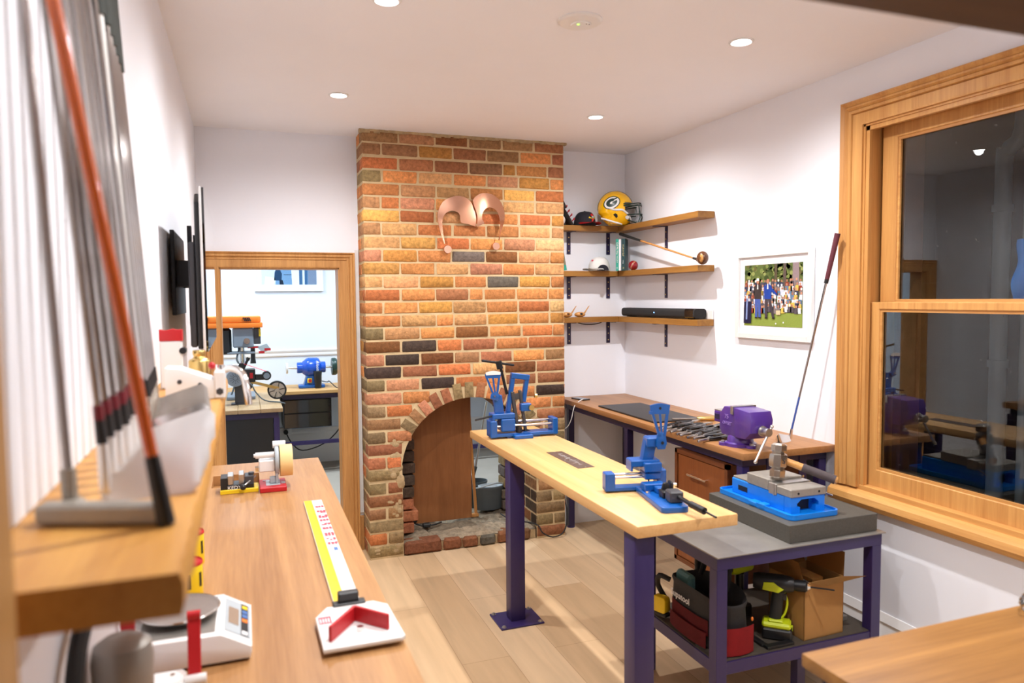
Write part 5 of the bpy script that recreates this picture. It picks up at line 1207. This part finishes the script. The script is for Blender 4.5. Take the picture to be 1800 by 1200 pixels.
m = MB(); m.prism(rrect(-.036, -.036, .036, .036, .014), -.02, .02, axes='yzx', bev=.004); m.build('case', M_yellow, t)
m = MB(); m.box((-.022, -.04, -.052), (.022, .03, -.036), bev=.004); m.build('rubber_base', M_rubber, t)
t = thing('screwdriver', 'yellow handled tool lying inside the open tool bag', 'tool', (1.10, -2.28, .36))
m = MB(); m.cyl((0, 0, .08), (.02, .03, .10), .012, n=12); m.build('handle', M_yellow, t)
m = MB(); m.cyl((0, 0, .08), (-.08, -.1, .02), .004, n=8); m.build('blade', M_steel, t)

def drill(lab, loc, rz, bodym, accent, bat):
    t = thing('cordless_drill', lab, 'drill', loc, rz, 'cordless drills on the cart shelf')
    # local +X is the chuck direction; origin at the base of the battery
    m = MB(); m.box((-.055, -.038, 0), (.065, .038, .05), bev=.008); m.build('battery', M_black, t)
    m = MB(); m.box((-.055, -.039, .05), (.06, .039, .074), bev=.008); m.box((-.03, -.03, .074), (.03, .03, .084), bev=.005); m.box((.05, .01, .03), (.067, .03, .05), bev=.002); m.build('battery_latch', bat, t)
    m = MB(); m.loft([[Vector((x+.022*math.cos(q)*1.15, .018*math.sin(q), z)) for q in [2*PI*k/16 for k in range(16)]] for x, z in ((-.004, .08), (.0, .12), (.004, .17), (.012, .21))]); m.build('handle', M_rubber, t, ang=60)
    m = MB(); m.lathe([(.0, -.095), (.03, -.093), (.036, -.07), (.037, .02), (.034, .05), (.027, .07), (.0, .07)], M=TR(.0, 0, .235) @ RY(PI/2), n=26, cap=False); m.build('motor_housing', bodym, t)
    m = MB(); m.prism([(-.055, .212), (.01, .205), (.03, .222), (-.01, .248), (-.05, .244)], -.0385, .0385, axes='xzy', bev=.004); m.tube([(.03, 0, .2), (.044, 0, .16), (.036, 0, .11), (.02, 0, .085)], .0045, n=8); m.build('accent_shell', accent, t)
    m = MB(); m.box((.026, -.008, .165), (.042, .008, .195), bev=.003); m.build('trigger', M_black, t)
    m = MB(); m.lathe([(.022, .07), (.024, .085), (.024, .115), (.012, .128), (.0, .128)], M=TR(0, 0, .235) @ RY(PI/2), n=20, cap=False); ck = m.build('chuck', M_blacksteel, t)
    m = MB(); m.lathe([(.017, .112), (.018, .122), (.009, .133), (0, .133)], M=TR(0, 0, .235) @ RY(PI/2), n=18, cap=False); m.build('chuck_ring', M_chrome, ck)
    m = MB(); m.cyl((.13, 0, .235), (.225, 0, .235), .0035, n=8); m.build('drill_bit', M_blacksteel, ck)
    return t
drill('black and lime cordless drill with long bit standing beside the cardboard box', (1.335, -2.345, .2897), math.radians(-42), M_black, M_lime, M_lime)
t = thing('impact_driver', 'lime green tool with black nose behind the standing drill', 'tool', (1.32, -2.12, .29), math.radians(190))
m = MB(); m.box((-.05, -.035, 0), (.05, .035, .06), bev=.008); m.cyl((0, 0, .06), (.0, 0, .2), .02, n=14); m.build('grip', M_black, t)
m = MB(); m.lathe([(.0, -.06), (.034, -.055), (.036, .03), (.03, .07), (0, .07)], M=TR(0, 0, .235) @ RY(PI/2), n=24, cap=False); m.box((-.03, -.03, .26), (.04, .03, .295), bev=.008); m.build('housing', M_lime, t)
m = MB(); m.lathe([(.026, .07), (.02, .12), (0, .12)], M=TR(0, 0, .235) @ RY(PI/2), n=20, cap=False); m.build('nose', M_black, t)
t = thing('jigsaw', 'teal and black power tool with pale collar behind the tool bag', 'tool', (1.20, -2.02, .335), math.radians(-35))
m = MB(); m.lathe([(.0, -.10), (.034, -.095), (.037, -.03), (.036, .0)], M=TR(0, 0, .275) @ RY(PI/2), n=24, cap=True); m.build('teal_body', mat('teal_tool_plastic', rgb(24, 92, 104), .45), t)
m = MB(); m.lathe([(.038, 0), (.039, .02), (.036, .022)], M=TR(0, 0, .275) @ RY(PI/2), n=24, cap=True); m.build('pale_collar', M_ltgrey, t)
m = MB(); m.lathe([(.034, .022), (.034, .06), (.026, .09), (.018, .115), (0, .115)], M=TR(0, 0, .275) @ RY(PI/2), n=24, cap=True); m.build('black_nose', M_rubber, t)
m = MB(); m.box((-.05, -.03, 0), (.03, .03, .045), bev=.008); m.cyl((-.02, 0, .045), (-.02, 0, .25), .022, n=14); m.build('grip', M_black, t)

# ---- cardboard box full of offcuts
t = thing('cardboard_box', 'open brown cardboard box of offcuts on the cart shelf', 'box', (1.522, -2.31, .2897), math.radians(2))
bw, bd, bh, th = .108, .105, .245, .004
m = MB(); m.box((-bw, -bd, 0), (bw, bd, th)); m.box((-bw, -bd, 0), (-bw+th, bd, bh)); m.box((bw-th, -bd, 0), (bw, bd, bh)); m.box((-bw, -bd, 0), (bw, -bd+th, bh)); m.box((-bw, bd-th, 0), (bw, bd, bh)); m.build('carton', M_card, t)
def flap(P, nm='flap'):
    m = MB(); f = m.bm.faces.new([m.bm.verts.new(p) for p in P]); bmesh.ops.solidify(m.bm, geom=[f], thickness=.004); m.build(nm, M_card, t)
flap([(-bw, -bd, bh), (-bw, bd, bh), (-bw-.015, bd, bh+.10), (-bw-.015, -bd+.02, bh+.085)])
flap([(bw, -bd, bh), (bw, bd, bh), (bw+.004, bd, bh+.105), (bw+.004, -bd, bh+.105)])
flap([(-bw, bd, bh), (bw-.01, bd, bh), (bw-.03, bd+.02, bh+.10), (-bw, bd+.015, bh+.11)])
flap([(-bw+.03, -bd, bh), (bw, -bd, bh), (bw+.055, -bd-.07, bh+.018), (-bw+.06, -bd-.045, bh-.004)])
random.seed(21)
for k, (x, y, w, d, z) in enumerate(((-.05, .02, .075, .16, .215), (.035, .03, .06, .14, .225), (-.045, -.07, .09, .045, .20), (.04, -.06, .075, .05, .21), (-.01, .08, .1, .03, .235))):
    m = MB(); m.box((x-w/2, y-d/2, 0), (x+w/2, y+d/2, .022), M=TR(0, 0, z-.02) @ RZ(random.uniform(-.12, .12)) @ RY(random.uniform(-.1, .1)), bev=.001)
    o = m.build('wood_offcut', [M_ltgrey, M_honey, M_ltgrey, M_walnut, M_ply][k], loc=(1.515, -2.31, .2897))
    tag(o, ['pale grey strip lying left in the cardboard box', 'tan wooden strip at the right inside the cardboard box', 'pale chip at the front left inside the cardboard box', 'dark brown chip at the front right inside the cardboard box', 'brown strip at the back of the cardboard box'][k], 'offcut', 'offcuts in the cardboard box')
m = MB(); m.box((1.67, -2.33, .2897), (1.74, -2.17, .312), bev=.002); m.box((1.675, -2.27, .312), (1.70, -2.20, .33), bev=.002); o = m.build('steel_offcuts', M_plate); tag(o, 'small steel blocks at the wall end of the cart shelf', 'block')
m = MB(); m.box((1.225, -2.43, .2897), (1.36, -2.40, .302), M=None, bev=.002); m.box((1.22, -2.40, .2897), (1.25, -2.31, .30), bev=.002); o = m.build('angle_bracket', M_blacksteel); tag(o, 'dark steel angle piece in front of the drill battery', 'bracket')

# ------------------------------------------------------------------ bench corner at lower right
t = thing('workbench', 'brown timber bench corner blurred at the lower right of the photo', 'bench', (0, 0, 0))
m = MB(); m.box((.43, -4.02, .888), (2.045, -3.495, .92), bev=.004, seg=2); m.build('bench_top', M_bench_x, t)
m = MB(); m.box((.47, -4.0, .835), (2.0, -3.96, .888)); m.box((.47, -3.56, .835), (2.0, -3.52, .888)); m.build('top_frame', M_purpledark, t)
for x, y in ((.47, -3.56), (.47, -4.0), (1.96, -3.56), (1.96, -4.0)):
    m = MB(); m.box((x, y, 0), (x+.045, y+.04, .835)); m.build('leg', M_purpledark, t)
m = MB(); random.seed(2)
bmesh.ops.create_icosphere(m.bm, subdivisions=3, radius=1, matrix=TR(1.135, -3.56, .945) @ Matrix.Diagonal((.055, .05, .026, 1)))
for v in m.bm.verts: v.co += Vector((random.uniform(-.006, .006), random.uniform(-.006, .006), random.uniform(-.004, .004)))
for v in m.bm.verts: v.co.z = max(v.co.z, .9205)
o = m.build('plastic_bag', M_clear, smooth=False); tag(o, 'crumpled clear plastic on the bench at the right edge', 'bag')
m = MB(); random.seed(6)
bmesh.ops.create_grid(m.bm, x_segments=14, y_segments=22, size=1, matrix=TR(2.235, -2.82, 1.828) @ RY(PI/2) @ Matrix.Diagonal((.127, .13, 1, 1)))
for v in m.bm.verts: v.co.x += .02*math.sin(v.co.y*46+v.co.z*9)+.012*math.sin(v.co.z*38)
bmesh.ops.solidify(m.bm, geom=m.bm.faces, thickness=.004)
o = m.build('blue_cloth', mat('bright_blue_cloth', rgb(10, 140, 255), .6, 0, .1, 20)); tag(o, 'bright blue creased cloth hanging behind the window glass at right', 'cloth')
# ------------------------------------------------------------------ long bench along the left wall
LZ = .92
t = thing('workbench', 'long brown timber bench along the left wall carrying the ruler and scale', 'bench', (0, 0, 0))
x0, x1, y0, y1 = XL+.002, -.405, -4.02, -.935
hx0, hx1, hy0, hy1 = -.90, -.700, -1.40, -1.17      # recess cut in the top
m = MB(); zb = LZ-.045
m.box((x0, y0, zb), (hx0, y1, LZ)); m.box((hx1, y0, zb), (x1, y1, LZ), bev=0); m.box((hx0, hy1, zb), (hx1, y1, LZ)); m.box((hx0, y0, zb), (hx1, hy0, LZ))
bmesh.ops.remove_doubles(m.bm, verts=m.bm.verts, dist=1e-5); m.build('bench_top', M_bench, t)
m = MB(); m.box((hx0-.01, hy0-.01, zb-.03), (hx1+.01, hy1+.01, zb-.001)); m.build('recess_floor', M_bench, t)
m = MB(); m.box((x0+.02, y0+.03, .83), (x1-.03, y0+.07, zb-.0005)); m.box((x1-.07, y0+.07, .83), (x1-.03, y1-.04, zb-.0005)); m.build('apron_frame', M_purpledark, t)
for y in (-1.0, -2.4, -3.95):
    for x in (x1-.075, x0+.02):
        m = MB(); m.box((x, y, 0), (x+.045, y+.045, .83)); m.build('leg', M_purpledark, t)

# ---- club ruler lying on the bench
t = thing('club_ruler', 'white and yellow club ruler with red V stop lying on the left bench', 'ruler', (0, 0, LZ))
m = MB(); m.box((-.542, -2.93, .0), (-.472, -1.80, .010), bev=.001); rb = m.build('ruler_bar', M_white, t)
m = MB(); m.box((-.5405, -2.90, .0101), (-.511, -1.802, .0106)); ys = m.build('yellow_strip', M_yellow, rb)
m = MB()
for k in range(110):
    y = -2.89+.00985*k; m.box((-.520 if k % 5 else -.527, y, .0107), (-.511, y+.0012, .0109))
m.build('graduations', M_blackink, ys)
m = MB(); random.seed(13)
for k, (y, n) in enumerate(((-1.90, 2), (-1.965, 3), (-2.03, 3), (-2.085, 2), (-2.135, 2), (-2.185, 2), (-2.25, 3), (-2.31, 2), (-2.355, 2))):
    for c in range(3):
        for r in range(n):
            if random.random() < .12: continue
            x = -.505+.011*c; m.box((x, y-.013*r, .0101), (x+random.uniform(.008, .0108), y-.013*r+.011, .0105))
    m.build('red_printing', M_redink, rb); m = MB()
m.bm.free()
m = MB(); m.box((-.492, -2.43, .0101), (-.480, -2.40, .0105)); m.build('blue_printing', M_blueink, rb)
m = MB(); m.prism([(-.596, -3.13), (-.418, -3.13), (-.406, -3.12), (-.413, -2.93), (-.445, -2.895), (-.565, -2.895), (-.598, -2.95)], .0102, .022, axes='xyz', bev=.003); bs = m.build('base_board', M_white, t)
m = MB()
V = [(-.578, -3.098), (-.508, -3.0), (-.438, -3.082)]
for a, b in ((V[0], V[1]), (V[1], V[2])):
    d = Vector((b[0]-a[0], b[1]-a[1], 0)); L_ = d.length
    m.box((0, -.004, .022), (L_, .004, .060), M=TR(a[0], a[1], 0) @ RZ(math.atan2(d.y, d.x)), bev=.0015)
m.build('red_stop', M_red, bs)
m = MB(); m.box((-.549, -2.905, .012), (-.466, -2.878, .028), bev=.002); m.box((-.535, -2.895, .02), (-.482, -2.872, .052), bev=.003); m.build('slider_clip', M_black, t)
m = MB(); m.cyl((-.503, -3.06, .022), (-.503, -3.06, .032), .008, n=14); m.build('screw', M_chrome, bs)
m = MB(); m.box((-.592, -2.995, .0221), (-.562, -2.955, .0226)); rl = m.build('red_label', M_redink, bs)
m = MB()
for k in range(4): m.box((-.589+.0065*k, -2.99, .0227), (-.586+.0065*k, -2.965, .0229))
m.build('label_print', M_whiteink, rl)

# ---- tape dispenser
t = thing('tape_dispenser', 'grey tape dispenser on red base holding a masking tape roll', 'dispenser', (-.648, -1.485, LZ))
m = MB(); m.box((-.055, -.085, 0), (.055, .075, .022), bev=.003); m.build('red_base', M_red, t)
m = MB(); m.box((-.028, -.05, .022), (.03, .055, .0235)); m.cyl((-.035, .04, .022), (-.035, .04, .0245), .006, n=10); m.box((.036, -.03, .022), (.052, .0, .0235)); m.build('base_label', M_ltgrey, t)
m = MB(); m.box((.012, -.03, .022), (.024, .03, .09), bev=.002); m.lathe([(.0, .012), (.06, .012), (.062, .016), (.062, .024), (.06, .028), (0, .028)], M=TR(0, .01, .115) @ RY(PI/2), n=40, cap=False); m.box((-.012, -.025, .023), (.014, .01, .05), bev=.004); m.build('support_disc', M_ltgrey, t)
m = MB(); m.lathe([(.038, .032), (.068, .032), (.0685, .034), (.0685, .082), (.068, .084), (.038, .084), (.038, .032)], M=TR(0, .01, .115) @ RY(PI/2), n=48, cap=False)
o = m.build('masking_tape', M_cream, loc=(-.648, -1.485, LZ)); tag(o, 'thick cream masking tape roll mounted on the dispenser', 'tape')
m = MB(); m.lathe([(0, .086), (.018, .086), (.020, .06), (.037, .05), (.037, .03)], M=TR(0, .01, .115) @ RY(PI/2), n=24, cap=False); m.build('spool_hub', M_white, t)
m = MB(); m.box((-.055, -.022, .075), (.012, .035, .125), bev=.004); m.cyl((-.068, .0, .145), (.012, .0, .145), .013, n=18); m.build('drive_box', M_white, t)
m = MB(); m.cyl((.005, .035, .182), (.058, .035, .182), .016, n=18); m.cyl((-.075, .0, .145), (-.066, .0, .145), .008, n=12); m.build('press_roller', M_white, t)
m = MB(); m.cyl((-.07, -.01, .09), (-.056, -.01, .09), .012, n=6); m.build('knurled_nut', M_chrome, t)

# ---- small two jaw vise in the recess
t = thing('toolmaker_vise', 'small black and yellow key vise with black ball handle by the bench recess', 'vise', (-.785, -1.46, LZ))
m = MB(); m.box((-.075, -.075, 0), (.078, .02, .018), bev=.002); m.build('yellow_base', M_yellow, t)
m = MB(); m.box((-.073, -.068, .018), (-.045, .018, .068), bev=.002); m.box((-.045, -.066, .018), (.06, .015, .036), bev=.001); m.build('black_body', M_black, t)
m = MB(); m.box((-.045, -.062, .036), (-.022, .018, .075), bev=.002); m.box((-.0, -.062, .036), (.02, .018, .078), bev=.002); m.build('steel_jaws', M_steel, t)
m = MB(); m.box((.022, -.06, .03), (.06, .012, .068), bev=.003); m.cyl((.05, -.03, .068), (.05, -.03, .078), .012, n=16); m.build('moving_block', M_darkgrey, t)
text('KEDY', .022, M_whiteink, t, TR(-.018, -.0688, .024) @ RX(PI/2), 'lettering', .001)
m = MB(); m.cyl((.068, -.03, .06), (.018, -.09, .032), .0035, n=8); m.build('lever', M_steel, t)
m = MB(); m.ell((.016, -.092, .030), (.013, .013, .013), u=16, v=12); m.build('ball_knob', M_black, t)

# ---- scale
t = thing('digital_scale', 'white digital scale with round steel pan below the club shelf', 'scale', (-.875, -2.955, LZ))
P = [(-.127, .006), (.123, .006), (.127, .02), (.127, .034), (.062, .072), (-.127, .072)]
m = MB(); m.prism(P, -.122, .122, axes='xzy', bev=.006); m.build('case', M_white, t)
m = MB(); m.box((-.12, -.11, .0), (.12, .115, .007)); m.build('dark_underside', M_black, t)
m = MB(); m.box((-.108, -.104, .0722), (.05, .104, .0732)); m.build('grey_deck', M_plate, t)
m = MB(); m.lathe([(.0, .010), (.076, .010), (.084, .013), (.087, .018), (.085, .0195), (.08, .0155), (.0, .0135)], M=TR(-.03, .012, .0732), n=48, cap=False); m.cyl((-.03, .012, .0735), (-.03, .012, .084), .03, n=20); pn = m.build('steel_pan', M_steel, t)
m = MB(); m.lathe([(.087, .0155), (.089, .0175), (.087, .0200)], M=TR(-.03, .012, .0732), n=48, cap=False); m.build('pan_rim', M_chrome, pn)
sl = math.atan2(.038, .065); Ms = TR(.0945, 0, .0535) @ RY(sl)
m = MB(); m.box((-.030, -.09, .0), (.034, .095, .0012), M=Ms); pnl = m.build('control_panel', M_ltgrey, t)
m = MB(); m.box((-.022, -.045, .0012), (.004, .05, .0018), M=Ms); m.build('display', M_lcd, pnl)
m = MB(); m.box((.010, -.088, .0012), (.028, .092, .0018), M=Ms); kp = m.build('keypad', M_blackink, pnl)
for yy, mm_ in ((.072, M_yellow), (.044, M_blueink), (.020, M_blueink), (-.006, M_orange), (-.075, M_whiteink)):
    m = MB(); m.box((.012, yy-.009, .0018), (.026, yy+.009, .0028), M=Ms, bev=.001); m.build('key', mm_, kp)

# ---- clamp device with red arms in front of the scale
t = thing('grip_clamp', 'white clamp device with two red flat arms in front of the scale', 'tool', (-.925, -3.165, LZ))
m = MB(); m.box((-.05, -.06, .0), (.045, .04, .034), bev=.008); m.build('white_body', M_white, t)
for x in (-.075, .05):
    m = MB(); m.box((x, -.012, .02), (x+.026, -.004, .155), M=RX(math.radians(-14)), bev=.002); m.cyl((x, .028, .150), (x+.026, .028, .150), .009, n=14); m.build('red_arm', M_red, t)
    m = MB(); m.cyl((x-.006, -.008, .026), (x+.036, -.008, .026), .011, n=16); m.build('roller', M_white, t)
m = MB(); m.cyl((-.035, -.03, .034), (-.035, -.03, .038), .008, n=12); m.cyl((.02, .01, .034), (.02, .01, .037), .005, n=12); m.build('screw', M_chrome, t)
# ---- cans
def can(lab, loc):
    t = thing('tin_can', lab, 'can', loc, 0, 'yellow tins under the club shelf')
    m = MB(); m.lathe([(.0, 0), (.036, 0), (.037, .003), (.037, .098), (.036, .1)], n=32, cap=False); c = m.build('label_wrap', M_yellow, t)
    m = MB(); m.lathe([(.0375, .094), (.0385, .098), (.036, .104), (.033, .100), (.0, .098)], n=32, cap=False); m.build('red_rim', M_red, t)
    for a in (.2, 1.1, 2.0, 2.9, 3.8, 4.7, 5.6):
        m = MB(); m.loft([[Vector((.0376*math.cos(a+d), .0376*math.sin(a+d), z)) for d in (0, .13, .26)] for z in (.035, .075)], cap=False, closed=False)
        m.build('black_printing', M_blackink, c)
    return t
can('yellow and black tin with red rim directly behind the scale', (-.908, -2.64, LZ))
can('yellow and black tin with red rim standing behind the nearer tin', (-.918, -2.36, LZ))
# ---- grey motor housing with cable at lower left
t = thing('polishing_motor', 'blurred grey motor with rounded housing at the lower left edge', 'motor', (-.952, -3.44, LZ))
m = MB(); m.lathe([(.0, 0), (.04, 0), (.04, .12), (.046, .14), (.048, .215), (.044, .24), (.03, .25), (0, .252)], n=32, cap=False); m.build('housing', M_plate, t)
m = MB(); m.box((-.036, -.06, 0), (.04, .05, .018), bev=.006); m.build('foot', M_darkgrey, t)
t = thing('power_lead', 'black cable rising behind the grey motor to the club shelf', 'cable', (0, 0, 0))
m = MB(); m.tube([(-.987, -3.40, 1.425), (-.985, -3.46, 1.34), (-.985, -3.54, 1.245), (-.985, -3.55, 1.235)], .006, n=8); m.build('cord', M_rubber, t)
m = MB(); m.tube([(-.985, -3.535, 1.25), (-.985, -3.60, 1.225), (-.984, -3.65, 1.15), (-.984, -3.67, .94)], .013, n=10); pg = m.build('black_plug', M_rubber, t)

# ------------------------------------------------------------------ club shelf high on the left wall
SZ = 1.47; SX = -.805
t = thing('club_shelf', 'thick golden timber shelf on the left wall holding the row of clubs', 'shelf', (0, 0, 0))
m = MB(); random.seed(3); R_ = []
for k in range(99):                                  # front edge left slightly wavy and rough
    y = -4.022+1.962*k/98; a, b = random.uniform(-.002, .003), random.uniform(-.003, .002)
    R_.append([Vector((XL+.001, y, SZ-.043)), Vector((SX-.003+b, y, SZ-.043)), Vector((SX+a, y, SZ-.03)), Vector((SX+a*.6, y, SZ-.012)), Vector((SX-.004+b, y, SZ)), Vector((XL+.001, y, SZ))])
m.loft(R_); m.build('shelf_board', M_shelfgold, t, ang=50)
m = MB(); m.box((XL+.001, -3.6, SZ-.20), (XL+.012, -3.57, SZ-.0435)); m.box((XL+.001, -3.6, SZ-.053), (SX-.03, -3.57, SZ-.0435)); m.build('bracket', M_purpledark, t)
m = MB(); m.box((XL+.001, -2.4, SZ-.20), (XL+.012, -2.37, SZ-.0435)); m.box((XL+.001, -2.4, SZ-.053), (SX-.03, -2.37, SZ-.0435)); m.build('bracket', M_purpledark, t)

def iron(name, lab, y, head_m, ferr, band, grip_m, group, hx=-.925, top=2.50, blade=.116, dark=False):
    """iron standing on its sole, blade along +X, shaft leaning back to the wall"""
    t = thing(name, lab, 'golf club', (hx, y, SZ), 0, group)
    b0 = Vector((.0, 0, .035)); b1 = Vector((XL+.016-hx, 0, top-SZ))
    m = MB(); rings = []
    for x, zl, zh, w in ((-.006, .004, .034, .010), (.012, .0, .034, .016), (.05, .0, .046, .019), (blade-.012, .002, .060, .018), (blade, .012, .050, .012)):
        lo = w
        k_ = .03*(zh-.034)/.026+.004
        rings.append([Vector((x, -lo*.6, zl)), Vector((x, lo*.7, zl)), Vector((x, lo*.6, zl+.012)), Vector((x, lo*.3+k_, zh)), Vector((x, lo*.0+k_, zh+.002)), Vector((x, -lo*.3, zl+.010))])
    m.loft(rings); m.cyl((-.001, 0, .012), b0.lerp(b1, .045), .0082, .0066, n=12)
    m.build('iron_head', head_m, t, ang=30)
    m = MB(); m.cyl(b0.lerp(b1, .05), b0.lerp(b1, .80), .0047, .0068, n=10); m.build('shaft', M_shaft, t)
    m = MB(); m.cyl(b0.lerp(b1, .042), b0.lerp(b1, .075), .0074, .0066, n=12); f = m.build('ferrule', ferr, t)
    if band:
        m = MB(); m.cyl(b0.lerp(b1, .074), b0.lerp(b1, .094), .0068, .0060, n=12); m.build('red_band', band, f)
    m = MB(); m.cyl(b0.lerp(b1, .76), b1, .0105, .0140, n=14); m.build('grip', grip_m, t)
    return t
ORD = ['nearest', 'second', 'third', 'fourth', 'fifth', 'sixth', 'seventh', 'eighth', 'ninth']
A = iron('golf_iron', 'x', -3.70, M_ironhead, M_black, M_maroon, M_greengrip, 'bright irons with red banded ferrules', hx=-.918)
random.seed(31)
for k in range(8):
    o = A if k == 0 else copy_tree(A)
    o['label'] = ORD[k]+' bright iron from the camera in the row with red-banded ferrules'
    o.location = (-.918+random.uniform(-.004, .004), -3.70+.052*k, SZ)
B = iron('golf_iron', 'x', -3.19, M_satin, M_black, None, M_greengrip, 'satin irons with plain black ferrules', hx=-.925, blade=.112)
for k in range(6):
    o = B if k == 0 else copy_tree(B)
    o['label'] = ORD[k]+' satin iron from the camera in the row with plain black ferrules'
    o.location = (-.925-.004*k, -3.19+.062*k, SZ)
t = iron('golf_iron', 'iron with milky white shaft and blue band between the two rows', -3.245, M_chrome, M_black, None, M_greengrip, 'single iron between the rows', hx=-.93)
for ch in t.children:
    if ch.name.startswith('shaft'): ch.data.materials[0] = mat('milky_white_shaft', rgb(214, 212, 208), .3, 0, .04)
m = MB(); m.cyl(Vector((-.052, 0, .595)), Vector((-.057, 0, .665)), .0075, n=12); m.build('blue_label', mat('blue_shaft_label', rgb(30, 78, 150), .4), t)
del t['group']
# putter nearest the camera
t = thing('putter', 'grey steel blade putter nearest the camera on the club shelf', 'golf club', (-.95, -3.80, SZ))
m = MB(); m.box((-.03, -.014, .002), (.118, .012, .026), M=RZ(math.radians(-20)), bev=.004); m.cyl((.0, .03, .02), (-.002, .032, .06), .009, n=12); m.box((-.012, -.0, .006), (.016, .036, .024), bev=.004); m.build('blade_head', M_cast, t)
m = MB(); m.cyl((-.002, .032, .05), (-.037, .05, .80), .0055, .0068, n=12); m.build('shaft', M_shaft, t)
m = MB(); m.cyl((-.036, .049, .76), (-.042, .052, .93), .012, .014, n=14); m.build('grip', M_greengrip, t)
# orange shaft with black end cap
t = thing('orange_shaft', 'orange shaft with black foot cap leaning in front of the irons', 'shaft', (-.836, -3.852, SZ))
b1 = Vector((-.101, .052, .60)); c0 = Vector((0, 0, .002))
m = MB(); m.cyl(c0.lerp(b1, .115), c0.lerp(b1, 1.45), .0072, .0080, n=16); m.build('lacquered_tube', M_orangeshaft, t)
m = MB(); m.cyl(c0, c0.lerp(b1, .135), .0105, .0085, n=16); m.build('black_cap', M_black, t)

# ---- machine, brass weight and plastic piece at the far end of the shelf
t = thing('shelf_clamp', 'white and silver casting with curved handle at the far end of the club shelf', 'tool', (-.88, -2.62, SZ))
m = MB(); m.prism([(-.065, .0), (.06, .0), (.06, .05), (-.03, .085), (-.065, .088)], -.05, .05, axes='xzy', bev=.005); m.box((.055, -.055, -.0), (.083, .055, .075), bev=.004); m.build('casting', M_white, t)
m = MB()
for x, z in ((-.03, .05), (.02, .04)): m.cyl((x, -.0515, z), (x, -.048, z), .006, n=12)
m.cyl((.069, -.056, .02), (.069, -.053, .02), .010, n=6); m.build('bolts', M_darkgrey, t)
m = MB(); m.tube([(.07, .0, .07), (.10, -.01, .078), (.128, -.03, .062), (.138, -.05, .02), (.142, -.06, -.02)], .0095, n=12); m.cyl((.07, 0, .07), (.07, 0, .088), .012, n=14); m.build('curved_handle', M_chrome, t)
m = MB(); m.ell((.05, -.02, .088), (.01, .01, .01), u=12, v=8); m.build('red_knob', M_red, t)
t = thing('brass_weight', 'squat brass weight with a narrow neck on the club shelf', 'weight', (-.878, -2.33, SZ))
m = MB(); m.lathe([(.0, 0), (.030, 0), (.032, .003), (.032, .078), (.030, .082), (.019, .088), (.017, .094), (.019, .10), (.02, .108), (.018, .112), (0, .112)], n=36, cap=False); m.build('turned_body', M_brass, t)
t = thing('spring_holder', 'white plastic holder with red top edge behind the silver casting', 'holder', (-.955, -2.36, SZ))
m = MB(); m.box((-.03, -.02, 0), (.032, .02, .145), bev=.004); m.build('white_body', M_white, t)
m = MB(); m.prism([(-.03, .145), (.034, .145), (.034, .18), (.02, .176), (.006, .182), (-.012, .175), (-.03, .18)], -.02, .02, axes='xzy', bev=.002); m.build('red_top', M_red, t)
m = MB(); m.cyl((.034, -.022, .115), (.034, .022, .115), .010, n=14); m.build('pivot', M_blacksteel, t)

# ------------------------------------------------------------------ television on the left wall
t = thing('television', 'slim black television on a wall arm seen edge-on at the left wall', 'television', (-.872, -1.50, 1.842), math.radians(.55))
hw, hh = .555, .285
m = MB(); m.box((-.012, -hw, -hh), (-.004, hw, hh), bev=.002); m.build('silver_edge', M_white, t)
m = MB(); m.prism([(-hw+.03, -hh+.01), (hw-.03, -hh+.01), (hw-.03, hh-.03), (hw-.08, hh-.015), (-hw+.08, hh-.015), (-hw+.03, hh-.05)], -.03, -.0121, axes='yzx', bev=.005); m.build('back_shell', M_black, t)
m = MB(); m.box((-.004, -hw+.002, -hh+.002), (.004, hw-.002, hh-.002)); m.build('screen', M_screen, t)
m = MB(); m.box((-.055, -.50, -.27), (-.03, -.16, .10), bev=.006); m.build('connector_housing', M_darkgrey, t)
m = MB(); m.box((-.058, .1, -.2), (-.03, .3, .1), bev=.006); m.build('speaker_housing', M_darkgrey, t)
m = MB(); m.box((-.127, -.28, -.16), (-.112, .28, .16), bev=.002); m.box((-.113, -.2, -.05), (-.05, -.16, .05)); m.box((-.113, .16, -.05), (-.05, .2, .05)); m.box((-.07, -.24, -.2), (-.055, -.19, .18)); m.box((-.07, .19, -.2), (-.055, .24, .18)); m.build('wall_bracket', M_blacksteel, t)
